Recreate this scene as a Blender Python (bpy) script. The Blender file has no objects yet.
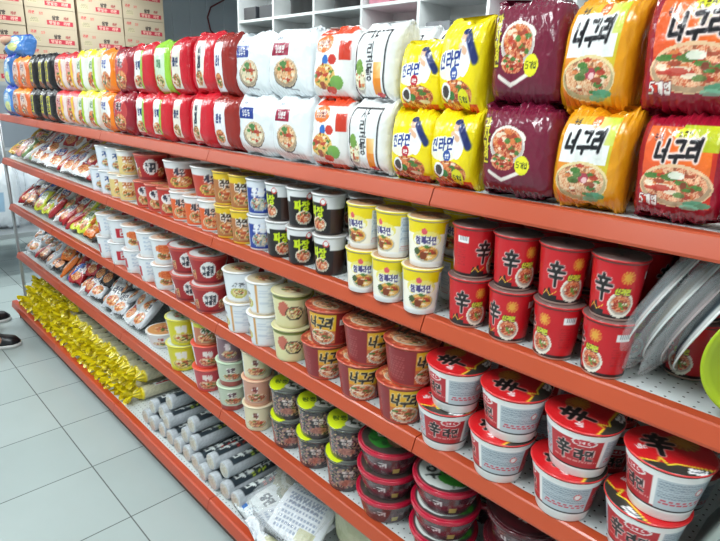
import bpy, bmesh, math, random
import numpy as np
from mathutils import Vector, Matrix
PI = math.pi
rnd = random.Random(7)
S = bpy.context.scene
COL = bpy.data.collections.new('store'); S.collection.children.link(COL)

# ------------------------------------------------------------------ camera, light, exposure
CAMP = Vector((0, 0, 1.6))
cd = bpy.data.cameras.new('camera'); cd.sensor_width = 36; cd.lens = 551.55 / 720 * 36; cd.clip_start = .02
co = bpy.data.objects.new('camera', cd); COL.objects.link(co)
rX = Vector((0.69660575, 0.71666340, 0.03367499)); rD = Vector((0.23533649, -0.18390617, -0.95435594)); rF = Vector((-0.67775893, 0.67273479, -0.29676714))
mw = Matrix((rX, -rD, -rF)).transposed().to_4x4(); mw.translation = CAMP
co.matrix_world = mw
S.camera = co
w = bpy.data.worlds.new('world'); S.world = w; w.use_nodes = True
w.node_tree.nodes['Background'].inputs[0].default_value = (.85, .92, 1, 1)
w.node_tree.nodes['Background'].inputs[1].default_value = .12
S.view_settings.view_transform = 'Standard'; S.view_settings.look = 'None'
S.view_settings.exposure = 0.0; S.view_settings.gamma = 1; S.view_settings.use_curve_mapping = False
LAMPS = [(-6.2, -.35), (-4.4, -.35), (-2.6, -.35), (-.8, -.35), (1.0, -.35), (-8.5, -.35), (-8.6, 2.3), (-6.4, 2.3), (-4.4, 2.3), (-2.4, 2.3), (-.4, 2.3), (1.6, 2.3)]  # the two leftmost lamps are added to brighten the dark far-left wall
LZ = 2.93
for i, (x, y) in enumerate(LAMPS):
    l = bpy.data.lights.new('tube_light', 'AREA'); l.shape = 'RECTANGLE'; l.size = 1.2; l.size_y = .3
    l.energy = 34 if y < 0 else 25; l.color = (.92, .985, 1)
    o = bpy.data.objects.new('tube_light', l); COL.objects.link(o); o.location = (x, y, LZ - .075); o.rotation_euler = (0, 0, PI / 2)

# ------------------------------------------------------------------ helpers
def lin(c):
    c = np.asarray(c, float) / 255.
    return np.where(c <= .04045, c / 12.92, ((c + .055) / 1.055) ** 2.4)

def tag(o, label=None, cat=None, group=None, kind=None):
    if label: o['label'] = label
    if cat: o['category'] = cat
    if group: o['group'] = group
    if kind: o['kind'] = kind
    return o

def link(name, me, parent=None, loc=None, rz=0):
    o = bpy.data.objects.new(name, me); COL.objects.link(o)
    if parent: o.parent = parent
    if loc is not None: o.location = loc
    if rz: o.rotation_euler = (0, 0, rz)
    return o

def empty(name, loc, rz=0):
    return link(name, None, None, loc, rz)

def mat(name, color=None, rough=.5, coat=0, bump=0, bscale=60, metal=0, vary=0, trans=0, attr=False, spec=.5, alpha=1):
    m = bpy.data.materials.new(name); m.use_nodes = True
    nt = m.node_tree; b = nt.nodes['Principled BSDF']
    b.inputs['Roughness'].default_value = rough; b.inputs['Metallic'].default_value = metal
    b.inputs['Coat Weight'].default_value = coat; b.inputs['Coat Roughness'].default_value = .08
    b.inputs['Specular IOR Level'].default_value = spec
    b.inputs['Transmission Weight'].default_value = trans; b.inputs['Alpha'].default_value = alpha
    tc = nt.nodes.new('ShaderNodeTexCoord')
    if attr:
        a = nt.nodes.new('ShaderNodeAttribute'); a.attribute_name = 'Col'
        nt.links.new(a.outputs['Color'], b.inputs['Base Color'])
    else:
        c = lin(color); n = nt.nodes.new('ShaderNodeTexNoise'); n.inputs['Scale'].default_value = bscale * .3; n.inputs['Detail'].default_value = 4
        r = nt.nodes.new('ShaderNodeMix'); r.data_type = 'RGBA'
        k = vary or .06
        r.inputs[6].default_value = (*(c * (1 - k)), 1); r.inputs[7].default_value = (*np.minimum(c * (1 + k), 1), 1)
        nt.links.new(tc.outputs['Object'], n.inputs['Vector']); nt.links.new(n.outputs['Fac'], r.inputs[0]); nt.links.new(r.outputs[2], b.inputs['Base Color'])
    if bump:
        n = nt.nodes.new('ShaderNodeTexNoise'); n.inputs['Scale'].default_value = bscale; n.inputs['Detail'].default_value = 3
        bp = nt.nodes.new('ShaderNodeBump'); bp.inputs['Strength'].default_value = bump; bp.inputs['Distance'].default_value = .004
        nt.links.new(tc.outputs['Object'], n.inputs['Vector']); nt.links.new(n.outputs['Fac'], bp.inputs['Height']); nt.links.new(bp.outputs[0], b.inputs['Normal'])
    return m

M_FILM = mat('printed_film', rough=.24, coat=.35, bump=.8, bscale=42, attr=True)
M_CUP = mat('printed_cup', rough=.33, coat=.15, bump=.04, bscale=50, attr=True)
M_LID = mat('foil_lid', rough=.3, coat=.2, bump=.3, bscale=45, attr=True)
M_SHRINK = mat('shrink_wrapped_bowl', rough=.2, coat=.7, bump=.3, bscale=55, attr=True)
M_ORANGE = mat('orange_shelf_steel', (180, 74, 42), rough=.32, coat=.12, vary=.08, bscale=20)
M_ORANGE2 = mat('orange_base_steel', (192, 70, 36), rough=.35, coat=.1, vary=.06, bscale=20)
M_STEEL = mat('brushed_upright', (170, 175, 178), rough=.35, metal=.5)
M_KICK = mat('dark_kick_panel', (96, 60, 48), rough=.6)
M_BACK = mat('cream_back_panel', (200, 200, 195), rough=.6)
M_WHITE = mat('white_laminate', (225, 228, 228), rough=.5)
M_DARKWALL = mat('blue_grey_wall', (158, 166, 176), rough=.7, vary=.15, bscale=6)
M_WALL = mat('pale_wall', (205, 208, 205), rough=.8)
M_CEIL = mat('white_ceiling', (235, 236, 234), rough=.9)
M_BLACK = mat('black_rubber', (24, 24, 28), rough=.55, bump=.2)
M_SOLE = mat('white_sole', (225, 225, 228), rough=.6)
M_SKIN = mat('skin', (216, 172, 148), rough=.55, vary=.04)
M_HAIR = mat('black_hair', (28, 24, 22), rough=.5, bump=.4)
M_SHIRT = mat('grey_shirt', (120, 124, 130), rough=.8, bump=.2)
M_TROUS = mat('dark_trousers', (40, 42, 50), rough=.8, bump=.2)
M_CLEAR = mat('clear_film', (235, 240, 242), rough=.14, trans=.0, alpha=.17, bump=.6, bscale=16, coat=.5)
M_BLUELID = mat('blue_clip_lid', (60, 90, 150), rough=.3)
M_GREYLID = mat('grey_green_plastic', (150, 162, 156), rough=.35)
M_TRAY = mat('clear_tray_plastic', (190, 205, 225), rough=.2, alpha=.6, coat=.4)

def perforated():
    m = mat('white_perforated_shelf', (226, 228, 226), rough=.4); nt = m.node_tree; b = nt.nodes['Principled BSDF']
    tc = nt.nodes.new('ShaderNodeTexCoord'); mp = nt.nodes.new('ShaderNodeMapping'); mp.inputs['Scale'].default_value = (46, 46, 0)
    v = nt.nodes.new('ShaderNodeTexVoronoi'); v.inputs['Randomness'].default_value = 0; v.inputs['Scale'].default_value = 1
    lt = nt.nodes.new('ShaderNodeMath'); lt.operation = 'LESS_THAN'; lt.inputs[1].default_value = .10
    mx = nt.nodes.new('ShaderNodeMix'); mx.data_type = 'RGBA'; mx.inputs[6].default_value = (*lin((206, 212, 212)), 1); mx.inputs[7].default_value = (.03, .03, .03, 1)
    nt.links.new(tc.outputs['Object'], mp.inputs[0]); nt.links.new(mp.outputs[0], v.inputs['Vector']); nt.links.new(v.outputs['Distance'], lt.inputs[0])
    nt.links.new(lt.outputs[0], mx.inputs[0]); nt.links.new(mx.outputs[2], b.inputs['Base Color'])
    return m
M_DECK = perforated()

def tiles():
    m = mat('grey_green_floor_tiles', (200, 208, 204), rough=.22, coat=.0); nt = m.node_tree; b = nt.nodes['Principled BSDF']
    tc = nt.nodes.new('ShaderNodeTexCoord'); mp = nt.nodes.new('ShaderNodeMapping'); mp.inputs['Location'].default_value = (1.8725 + 8 * .4137, -.637 + 8 * .4137, 0)
    br = nt.nodes.new('ShaderNodeTexBrick'); br.offset = 0; br.squash = 1
    for k, v in (('Scale', 1), ('Mortar Size', .0028), ('Mortar Smooth', .2), ('Brick Width', .4137), ('Row Height', .4137), ('Bias', 0)): br.inputs[k].default_value = v
    br.inputs['Color1'].default_value = (*lin((186, 198, 197)), 1); br.inputs['Color2'].default_value = (*lin((181, 194, 193)), 1); br.inputs['Mortar'].default_value = (*lin((112, 118, 116)), 1)
    n = nt.nodes.new('ShaderNodeTexNoise'); n.inputs['Scale'].default_value = 3; n.inputs['Detail'].default_value = 6
    mx = nt.nodes.new('ShaderNodeMix'); mx.data_type = 'RGBA'; mx.blend_type = 'MULTIPLY'; mx.inputs[0].default_value = 1
    cr = nt.nodes.new('ShaderNodeValToRGB'); cr.color_ramp.elements[0].color = (.88, .88, .88, 1); cr.color_ramp.elements[1].color = (1, 1, 1, 1)
    nt.links.new(tc.outputs['Object'], mp.inputs[0]); nt.links.new(mp.outputs[0], br.inputs['Vector']); nt.links.new(tc.outputs['Object'], n.inputs['Vector'])
    nt.links.new(n.outputs['Fac'], cr.inputs[0]); nt.links.new(br.outputs['Color'], mx.inputs[6]); nt.links.new(cr.outputs[0], mx.inputs[7]); nt.links.new(mx.outputs[2], b.inputs['Base Color'])
    return m

def bx(bm, x0, y0, z0, x1, y1, z1, bevel=0):
    r = bmesh.ops.create_cube(bm, size=1)
    vs = r['verts']
    for v in vs: v.co = Vector(((x0 + x1) / 2 + v.co.x * (x1 - x0), (y0 + y1) / 2 + v.co.y * (y1 - y0), (z0 + z1) / 2 + v.co.z * (z1 - z0)))
    if bevel:
        es = list({e for v in vs for e in v.link_edges}); bmesh.ops.bevel(bm, geom=es, offset=bevel, segments=2, affect='EDGES')
    return bm

def tube(bm, p, q, r, n=14):
    p = Vector(p); q = Vector(q); d = q - p
    g = bmesh.ops.create_cone(bm, cap_ends=True, segments=n, radius1=r, radius2=r, depth=d.length)
    mt = Matrix.Translation((p + q) / 2) @ d.to_track_quat('Z', 'Y').to_matrix().to_4x4()
    bmesh.ops.transform(bm, matrix=mt, verts=g['verts'])

def done(name, bm, m, parent=None, smooth=False, loc=None):
    me = bpy.data.meshes.new(name); bm.to_mesh(me); bm.free(); me.materials.append(m)
    if smooth: me.polygons.foreach_set('use_smooth', [True] * len(me.polygons))
    return link(name, me, parent, loc)

def box_obj(name, d, m, parent=None, bevel=0):
    bm = bmesh.new(); bx(bm, *d, bevel=bevel); return done(name, bm, m, parent)

def struct(o):
    o['kind'] = 'structure'; return o

def grid_mesh(name, P, C, m, wrap=True, caps=False):
    """P (nv, ns, 3) points, C (nv, ns, 3) srgb colours"""
    nv, ns = P.shape[:2]
    idx = np.arange(nv * ns).reshape(nv, ns)
    if wrap: a = idx[:-1]; b = np.roll(idx, -1, 1)[:-1]; c = np.roll(idx, -1, 1)[1:]; d = idx[1:]
    else: a = idx[:-1, :-1]; b = idx[:-1, 1:]; c = idx[1:, 1:]; d = idx[1:, :-1]
    q = np.stack([a, b, c, d], -1).reshape(-1, 4)
    faces = q.tolist()
    if caps: faces += [idx[0, ::-1].tolist(), idx[-1].tolist()]
    me = bpy.data.meshes.new(name)
    me.from_pydata([], [], []) if False else None
    nfl = len(q); loops = [q.ravel()]
    starts = list(range(0, nfl * 4, 4)); tot = [4] * nfl
    if caps:
        for f in (idx[0, ::-1], idx[-1]):
            starts.append(sum(len(l) for l in loops)); tot.append(ns); loops.append(f)
    L = np.concatenate(loops).astype(np.int32)
    me.vertices.add(nv * ns); me.vertices.foreach_set('co', P.reshape(-1).astype(np.float32))
    me.loops.add(len(L)); me.loops.foreach_set('vertex_index', L)
    me.polygons.add(len(starts)); me.polygons.foreach_set('loop_start', np.array(starts, np.int32))
    me.update(calc_edges=True); me.validate()
    ca = me.color_attributes.new('Col', 'FLOAT_COLOR', 'POINT')
    rgba = np.ones((nv * ns, 4), np.float32); rgba[:, :3] = lin(np.clip(C.reshape(-1, 3), 0, 255)); ca.data.foreach_set('color', rgba.ravel())
    me.polygons.foreach_set('use_smooth', [True] * len(me.polygons)); me.materials.append(m)
    return me

def wob(P, seed, f=30., k=5, crease=0):
    r = np.random.RandomState(seed); out = 0
    for i in range(k):
        d = r.normal(size=3); d /= np.linalg.norm(d); ph = r.rand() * 6.28; ff = f * (.6 + 1.2 * r.rand())
        s = np.sin(P @ d * ff + ph + 1.3 * np.sin(P @ r.normal(size=3) * f * .35 + ph * 2))
        out = out + (1 - 2 * np.abs(s) ** .6 if crease else s)
    return out / k

# ------------------------------------------------------------------ a small Hangul stroke font
JA = {'ㄱ': [[(0, 1), (1, 1), (.85, 0)]], 'ㄴ': [[(0, 1), (0, .05), (1, .05)]], 'ㄷ': [[(1, 1), (0, 1), (0, 0), (1, 0)]],
      'ㄹ': [[(0, 1), (1, 1), (1, .52), (0, .52), (0, 0), (1, 0)]], 'ㅁ': [[(0, 1), (1, 1), (1, 0), (0, 0), (0, 1)]],
      'ㅂ': [[(0, 1), (0, 0), (1, 0), (1, 1)], [(0, .5), (1, .5)]], 'ㅅ': [[(.5, 1), (.4, .5), (0, 0)], [(.48, .65), (1, 0)]],
      'ㅇ': [[(.5 + .48 * math.cos(t / 10 * 2 * PI), .5 + .48 * math.sin(t / 10 * 2 * PI)) for t in range(11)]],
      'ㅈ': [[(0, 1), (1, 1)], [(.5, 1), (0, 0)], [(.5, .7), (1, 0)]], 'ㅊ': [[(.35, 1.15), (.65, 1.15)], [(0, .85), (1, .85)], [(.5, .85), (0, 0)], [(.5, .6), (1, 0)]],
      'ㅋ': [[(0, 1), (1, 1), (.85, 0)], [(0, .5), (.95, .5)]], 'ㅌ': [[(1, 1), (0, 1), (0, 0), (1, 0)], [(0, .5), (1, .5)]],
      'ㅍ': [[(0, 1), (1, 1)], [(0, 0), (1, 0)], [(.3, 1), (.3, 0)], [(.7, 1), (.7, 0)]],
      'ㅎ': [[(.3, 1.1), (.7, 1.1)], [(0, .82), (1, .82)], [(.5 + .35 * math.cos(t / 8 * 2 * PI), .3 + .3 * math.sin(t / 8 * 2 * PI)) for t in range(9)]]}
for d, s in (('ㄲ', 'ㄱ'), ('ㄸ', 'ㄷ'), ('ㅃ', 'ㅂ'), ('ㅆ', 'ㅅ'), ('ㅉ', 'ㅈ')):
    JA[d] = [[(x * .45 + o, y) for x, y in st] for o in (0, .55) for st in JA[s]]
CHO = 'ㄱㄲㄴㄷㄸㄹㅁㅂㅃㅅㅆㅇㅈㅉㅊㅋㅌㅍㅎ'
JUNG = ['a', 'ae', 'ya', 'yae', 'eo', 'e', 'yeo', 'ye', 'o', 'wa', 'wae', 'oe', 'yo', 'u', 'wo', 'we', 'wi', 'yu', 'eu', 'ui', 'i']
JONG = [None, 'ㄱ', 'ㄲ', 'ㄱ', 'ㄴ', 'ㄴ', 'ㄴ', 'ㄷ', 'ㄹ', 'ㄹ', 'ㅁ', 'ㅂ', 'ㄹ', 'ㄹ', 'ㄹ', 'ㄹ', 'ㅁ', 'ㅂ', 'ㅂ', 'ㅅ', 'ㅆ', 'ㅇ', 'ㅈ', 'ㅊ', 'ㅋ', 'ㅌ', 'ㅍ', 'ㅎ']
VV = {'a': [(.3, 1)], 'ya': [(.3, 2)], 'eo': [(.6, -1)], 'yeo': [(.6, -2)], 'i': [(.4, 0)], 'ae': [(.1, 9)], 'e': [(.1, 8)], 'yae': [(.1, 9)], 'ye': [(.1, 8)]}
def vert(kind):
    V = [[(.5, 1.05), (.5, -.05)]]
    if kind == 'a': V.append([(.5, .5), (1, .5)])
    if kind == 'ya': V += [[(.5, .65), (1, .65)], [(.5, .35), (1, .35)]]
    if kind == 'eo': V.append([(.5, .5), (0, .5)])
    if kind == 'yeo': V += [[(.5, .65), (0, .65)], [(.5, .35), (0, .35)]]
    if kind in ('ae', 'yae'): V = [[(.25, 1), (.25, 0)], [(.85, 1.05), (.85, -.05)], [(.25, .5), (.85, .5)]]
    if kind in ('e', 'ye'): V = [[(.4, 1), (.4, 0)], [(.9, 1.05), (.9, -.05)], [(0, .5), (.4, .5)]]
    return V
def horz(kind):
    V = [[(-.05, .3), (1.05, .3)]]
    if kind == 'o': V.append([(.5, .3), (.5, 1)])
    if kind == 'yo': V += [[(.3, .3), (.3, 1)], [(.7, .3), (.7, 1)]]
    if kind == 'u': V.append([(.5, .3), (.5, -.6)])
    if kind == 'yu': V += [[(.3, .3), (.3, -.6)], [(.7, .3), (.7, -.6)]]
    return V
def fit(st, x0, y0, x1, y1): return [[(x0 + x * (x1 - x0), y0 + y * (y1 - y0)) for x, y in s] for s in st]
OTHER = {'5': [[(.85, 1), (.2, 1), (.15, .58), (.6, .62), (.85, .35), (.65, .05), (.1, .05)]], '+': [[(.5, .8), (.5, .2)], [(.1, .5), (.9, .5)]],
         '1': [[(.3, .8), (.5, 1), (.5, 0)]], '0': [[(.5, 1), (.15, .7), (.15, .3), (.5, 0), (.85, .3), (.85, .7), (.5, 1)]],
         '辛': [[(.5, 1.02), (.5, .88)], [(.16, .85), (.84, .85)], [(.3, .8), (.38, .64)], [(.7, .8), (.62, .64)], [(.0, .58), (1, .58)], [(.14, .34), (.86, .34)], [(.5, .58), (.5, -.08)]],
         'S': [[(.85, .9), (.4, 1), (.15, .75), (.8, .3), (.6, 0), (.1, .1)]], 'H': [[(.1, 0), (.1, 1)], [(.9, 0), (.9, 1)], [(.1, .5), (.9, .5)]],
         'I': [[(.5, 0), (.5, 1)]], 'N': [[(.1, 0), (.1, 1), (.9, 0), (.9, 1)]]}
def glyph(ch):
    if ch in OTHER: return OTHER[ch]
    n = ord(ch) - 0xAC00
    if n < 0 or n > 11171: return []
    c, v, j = CHO[n // 588], JUNG[n % 588 // 28], JONG[n % 28]
    b = .42 if j else 0
    out = []
    mixed = {'wa': ('o', 'a'), 'wae': ('o', 'ae'), 'oe': ('o', 'i'), 'wo': ('u', 'eo'), 'we': ('u', 'e'), 'wi': ('u', 'i'), 'ui': ('eu', 'i')}
    if v in ('o', 'yo', 'u', 'yu', 'eu'):
        out += fit(JA[c], .2, b + (1 - b) * .52, .8, .96); out += fit(horz(v), .05, b + (1 - b) * .1, .95, b + (1 - b) * .42)
    elif v in mixed:
        h, e = mixed[v]
        out += fit(JA[c], .05, b + (1 - b) * .5, .55, .96); out += fit(horz(h), .02, b + (1 - b) * .1, .62, b + (1 - b) * .4); out += fit(vert(e), .7, b, .98, 1)
    else:
        out += fit(JA[c], .05, b + (1 - b) * .18, .52, .92); out += fit(vert(v), .55, b + .02, .98, 1)
    if j: out += fit(JA[j], .2, .0, .85, .32)
    return out

# ------------------------------------------------------------------ painter: colours at mesh vertices
class Cv:
    def __init__(s, U, V, W, H):
        s.u = U.ravel(); s.v = V.ravel(); s.W = W; s.H = H; s.c = np.full((s.u.size, 3), 230.); s.shape = U.shape
        s.r = np.random.RandomState(5)
    def put(s, m, c):
        m = np.clip(m, 0, 1)[:, None]; s.c = s.c * (1 - m) + np.array(c, float) * m
    def bg(s, c): s.c[:] = c
    def rect(s, x0, y0, x1, y1, c): s.put(((s.u >= x0) & (s.u <= x1) & (s.v >= y0) & (s.v <= y1)).astype(float), c)
    def grad(s, x0, y0, x1, y1, c0, c1):
        m = (s.u >= x0) & (s.u <= x1) & (s.v >= y0) & (s.v <= y1); t = np.clip((s.u - x0) / (x1 - x0) * .6 + (s.v - y0) / (y1 - y0) * .4, 0, 1)[:, None]
        s.c = np.where(m[:, None], np.array(c0, float) * (1 - t) + np.array(c1, float) * t, s.c)
    def ell(s, cx, cy, rx, ry, c, a=1.): s.put((((s.u - cx) / rx) ** 2 + ((s.v - cy) / ry) ** 2 < 1) * a, c)
    def circ(s, cx, cy, r, c): s.ell(cx, cy, r / s.W, r / s.H, c)
    def st(s, pts, wd, c):
        X = s.u * s.W; Y = s.v * s.H; d = np.full(X.shape, 9.)
        for (a, b), (e, f) in zip(pts[:-1], pts[1:]):
            ax, ay, bx_, by = a * s.W, b * s.H, e * s.W, f * s.H; dx, dy = bx_ - ax, by - ay; L = dx * dx + dy * dy + 1e-12
            t = np.clip(((X - ax) * dx + (Y - ay) * dy) / L, 0, 1); d = np.minimum(d, np.hypot(X - ax - t * dx, Y - ay - t * dy))
        s.put(np.clip((wd / 2 - d) / (wd * .25) + .5, 0, 1), c)
    def text(s, str_, cx, cy, h, c, wd=.13, slant=0., out=None, vertical=False, asp=.95, rise=0., dil=1.9):
        """h: letter height as a fraction of H; wd: stroke / letter height"""
        hm = h * s.H; wm = hm * asp; n = len(str_); allst = []
        for i, ch in enumerate(str_):
            if ch == ' ': continue
            for stk in glyph(ch):
                P = []
                for x, y in stk:
                    if vertical: X = (x - .5) * wm; Y = (n / 2 - i - 1 + y * .88) * hm * 1.0
                    else: X = (i - n / 2 + .06 + x * .86) * wm; Y = (y - .5) * hm
                    X += slant * Y; Y += rise * X
                    P.append((cx + X / s.W, cy + Y / s.H))
                allst.append(P)
        if out is not None:
            for P in allst: s.st(P, wd * hm * dil, out)
        for P in allst: s.st(P, wd * hm, c)
    def noise(s, f, seed=0):
        r = np.random.RandomState(seed); o = 0; X = s.u * s.W; Y = s.v * s.H
        for i in range(5):
            a = r.rand() * 6.28; ff = f * (.6 + r.rand()); o = o + np.sin((X * math.cos(a) + Y * math.sin(a)) * ff + r.rand() * 6 + 1.5 * np.sin((Y * math.cos(a) - X * math.sin(a)) * ff * .6))
        return o / 5
    def food(s, cx, cy, rx, ry, broth=(196, 88, 40), noodle=(240, 205, 140), bowl=(245, 240, 232), seed=1, veg=(60, 120, 50), n=26):
        if bowl is not None: s.ell(cx, cy, rx, ry, bowl); s.ell(cx, cy - ry * .05, rx * .95, ry * .9, tuple(.8 * np.array(bowl)))
        m = (((s.u - cx) / (rx * .86)) ** 2 + ((s.v - cy - ry * .06) / (ry * .8)) ** 2 < 1).astype(float)
        s.put(m, broth); s.put(m * (s.noise(1000, seed) > .0) * .6, noodle); s.put(m * (s.noise(420, seed + 5) > .1) * .5, noodle); s.put(m * (s.noise(300, seed + 3) > .38) * .7, tuple(np.array(broth) * .65))
        r = np.random.RandomState(seed)
        for i in range(n):
            a = r.rand() * 6.28; q = r.rand() ** .6 * .74; k = .05 + .10 * r.rand()
            col = [veg, (180, 54, 40), (242, 230, 205), (215, 120, 66), (150, 60, 40)][i % 5]
            s.ell(cx + math.cos(a) * q * rx, cy + ry * .1 + math.sin(a) * q * ry, rx * k * (1 + r.rand()), ry * k, col, .85)
    def speck(s, x0, y0, x1, y1, c, f=900, th=.25, seed=2, a=.8):
        m = (s.u >= x0) & (s.u <= x1) & (s.v >= y0) & (s.v <= y1); s.put(m * (s.noise(f, seed) > th) * a, c)
    def lines(s, x0, y0, x1, y1, c, n=6, a=.7, f=1500):
        m = (s.u >= x0) & (s.u <= x1) & (s.v >= y0) & (s.v <= y1); row = np.mod((s.v - y0) / (y1 - y0) * n, 1) > .45
        s.put(m * row * (np.sin(s.u * s.W * f + np.floor((s.v - y0) / (y1 - y0) * n) * 2.1) > -.55) * a, c)
    def barcode(s, x0, y0, x1, y1):
        s.rect(x0, y0, x1, y1, (240, 240, 240)); m = (s.u > x0 + .1 * (x1 - x0)) & (s.u < x1 - .1 * (x1 - x0)) & (s.v > y0 + .25 * (y1 - y0)) & (s.v < y1 - .12 * (y1 - y0))
        s.put(m * (np.sin((s.u - x0) / (x1 - x0) * 40) > 0) * .6, (50, 55, 70))
    def burst(s, cx, cy, r, c):
        for i in range(12):
            a = i * PI / 6; s.st([(cx, cy), (cx + math.cos(a) * r / s.W, cy + math.sin(a) * r / s.H)], r * .16, c)
        s.circ(cx, cy, r * .55, c)
    def out(s): return s.c.reshape(*s.shape, 3)

# ------------------------------------------------------------------ pillow packs
def pillow(name, W, H, D, art, seed=0, res=1., side=None, blocky=1., wr=1.):
    nf, nsd, nb, nv = int(92 * res), int(22 * res) + 3, int(18 * res) + 3, int(100 * res)
    th = np.linspace(0, 2 * PI, 1440, endpoint=False) - 3 * PI / 4       # starts at the left front corner, runs over the front (-y)
    e = 2 / (4.2 * blocky)
    X = np.sign(np.cos(th)) * np.abs(np.cos(th)) ** e * W / 2; Y = np.sign(np.sin(th)) * np.abs(np.sin(th)) ** e * D / 2
    k = [0, 360, 720, 1080, 1440]; Xc = np.append(X, X[0]); Yc = np.append(Y, Y[0])
    px, py, pu = [], [], []
    u0 = 0
    for seg, n in enumerate((nf, nsd, nb, nsd)):
        xs = Xc[k[seg]:k[seg + 1] + 1]; ys = Yc[k[seg]:k[seg + 1] + 1]; L = np.concatenate([[0], np.cumsum(np.hypot(np.diff(xs), np.diff(ys)))])
        t = np.linspace(0, L[-1], n, endpoint=False); px.append(np.interp(t, L, xs)); py.append(np.interp(t, L, ys))
        ln = 1. if seg in (0, 2) else D / W
        pu.append(u0 + t / L[-1] * ln); u0 += ln
    px = np.concatenate(px); py = np.concatenate(py); pu = np.concatenate(pu)
    v = np.linspace(0, 1, nv); tt = np.abs(2 * v - 1)
    dsc = np.maximum(.05, (1 - tt ** 4.2) ** .62); wsc = 1 - .07 * tt ** 5
    P = np.zeros((nv, len(px), 3)); U = np.tile(pu, (nv, 1)); V = np.tile(v[:, None], (1, len(px)))
    P[..., 0] = px[None] * wsc[:, None]; P[..., 1] = py[None] * dsc[:, None]; P[..., 2] = (v[:, None]) * H
    nr = np.stack([px / (W / 2) ** 2 * 1., py / (D / 2) ** 2, px * 0], -1); nr /= np.linalg.norm(nr, axis=-1, keepdims=True)
    Q = P.copy(); Q[..., 2] *= .6
    d = wr * (.0034 * wob(Q, seed, 42, 5) + .0052 * wob(Q, seed + 9, 55, 4, 1) * (.4 + .6 * tt[:, None] ** 2) + .0016 * wob(Q, seed + 21, 140, 5, 1))
    puck = wr * .0045 * np.sin(U * W * 420 + seed) * (tt[:, None] ** 7)
    P += nr[None] * (d + puck * (dsc[:, None] > .2) * 1.)[..., None]
    edge = (tt[:, None] > .93)
    P[..., 1] += edge * .004 * np.sin(U * W * 300 + seed * 2) * wr
    P[..., 2] += np.clip((tt[:, None] - .86) / .14, 0, 1) * (.006 * np.sin(px[None] / W * 8 + seed) + .003 * np.sin(px[None] / W * 23 + seed)) * wr * np.sign(V - .5 + 1e-6)
    P[..., 0] += (V > .5) * (tt[:, None] ** 3) * .008 * np.sin(seed * 1.7) * wr
    P[..., 0] += .01 * W / .15 * np.sin(v[:, None] * 3 + seed) * .5
    cv = Cv(U, V, W, H); art(cv)
    return grid_mesh(name, P, cv.out(), M_FILM, caps=True)

BAGS = {}
def bagkind(key, W, H, D, art, desc, **k): BAGS[key] = (W, H, D, art, desc, k)

def a_neo_orange(c):
    c.bg((228, 152, 22)); c.grad(.06, .06, .84, .92, (236, 120, 40), (205, 215, 60)); c.rect(.06, .47, .80, .84, (238, 240, 236))
    c.grad(.55, .66, .84, .92, (238, 235, 190), (190, 205, 40)); c.text('농심', .2, .87, .06, (50, 50, 60), .16)
    c.circ(.5, .87, .011, (225, 110, 50)); c.text('순한', .5, .87, .05, (255, 240, 220), .14)
    c.text('너구리', .43, .685, .19, (22, 22, 30), .23, slant=.18, out=(235, 235, 235), asp=1.0, rise=.06)
    c.food(.46, .29, .42, .2, (214, 140, 96), (244, 222, 184), bowl=(236, 214, 160)); c.ell(.7, .16, .15, .035, (70, 156, 120), .85); c.ell(.62, .12, .13, .03, (110, 180, 150), .8); c.ell(.34, .3, .09, .035, (60, 110, 50), .8); c.ell(.5, .33, .08, .05, (170, 50, 80), .85); c.ell(.52, .31, .045, .03, (235, 190, 190)); c.ell(.4, .36, .07, .03, (70, 120, 60), .8)
def a_neo_red(c):
    c.bg((150, 18, 42)); c.rect(.05, .17, .95, .86, (206, 52, 34)); c.grad(.05, .44, .9, .86, (226, 84, 48), (235, 120, 30)); c.grad(.5, .66, .96, .88, (150, 165, 40), (205, 205, 30))
    c.ell(.55, .8, .14, .055, (215, 215, 50)); c.text('얼큰한', .55, .8, .055, (60, 40, 20), .14); c.text('농심', .22, .77, .06, (60, 25, 30), .16)
    c.text('너구리', .5, .66, .17, (24, 20, 28), .23, slant=.2, out=(240, 220, 215), asp=1.05, rise=.08)
    c.food(.5, .35, .46, .19, (208, 104, 70), (244, 214, 176), seed=4, bowl=(230, 190, 150)); c.ell(.44, .42, .12, .03, (60, 110, 50), .85); c.ell(.8, .2, .16, .035, (80, 156, 120), .85); c.ell(.72, .17, .12, .025, (130, 190, 160), .8); c.ell(.34, .32, .12, .03, (190, 56, 46), .8); c.ell(.52, .44, .1, .035, (236, 232, 220), .9); c.ell(.62, .36, .04, .03, (120, 60, 40)); c.ell(.58, .27, .08, .025, (80, 120, 60), .8)
    c.text('5개입', .18, .2, .085, (250, 240, 235), .16, out=(120, 20, 40))
def a_maroon(c):
    c.bg((112, 24, 52)); c.text('감자탕면', .07, .62, .12, (222, 205, 60), .18, vertical=True, out=(40, 30, 20)); c.ell(.44, .66, .26, .1, (240, 225, 215))
    c.food(.42, .58, .27, .2, (198, 80, 50), (235, 190, 140), seed=6, bowl=(238, 228, 220)); c.food(.36, .4, .2, .13, (180, 50, 35), (235, 180, 130), bowl=None, seed=9); c.st([(.15, .28), (.35, .2), (.62, .3)], .007, (238, 228, 220))
    c.circ(.66, .38, .017, (228, 222, 40)); c.text('5개입', .66, .38, .06, (50, 60, 30), .16)
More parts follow.
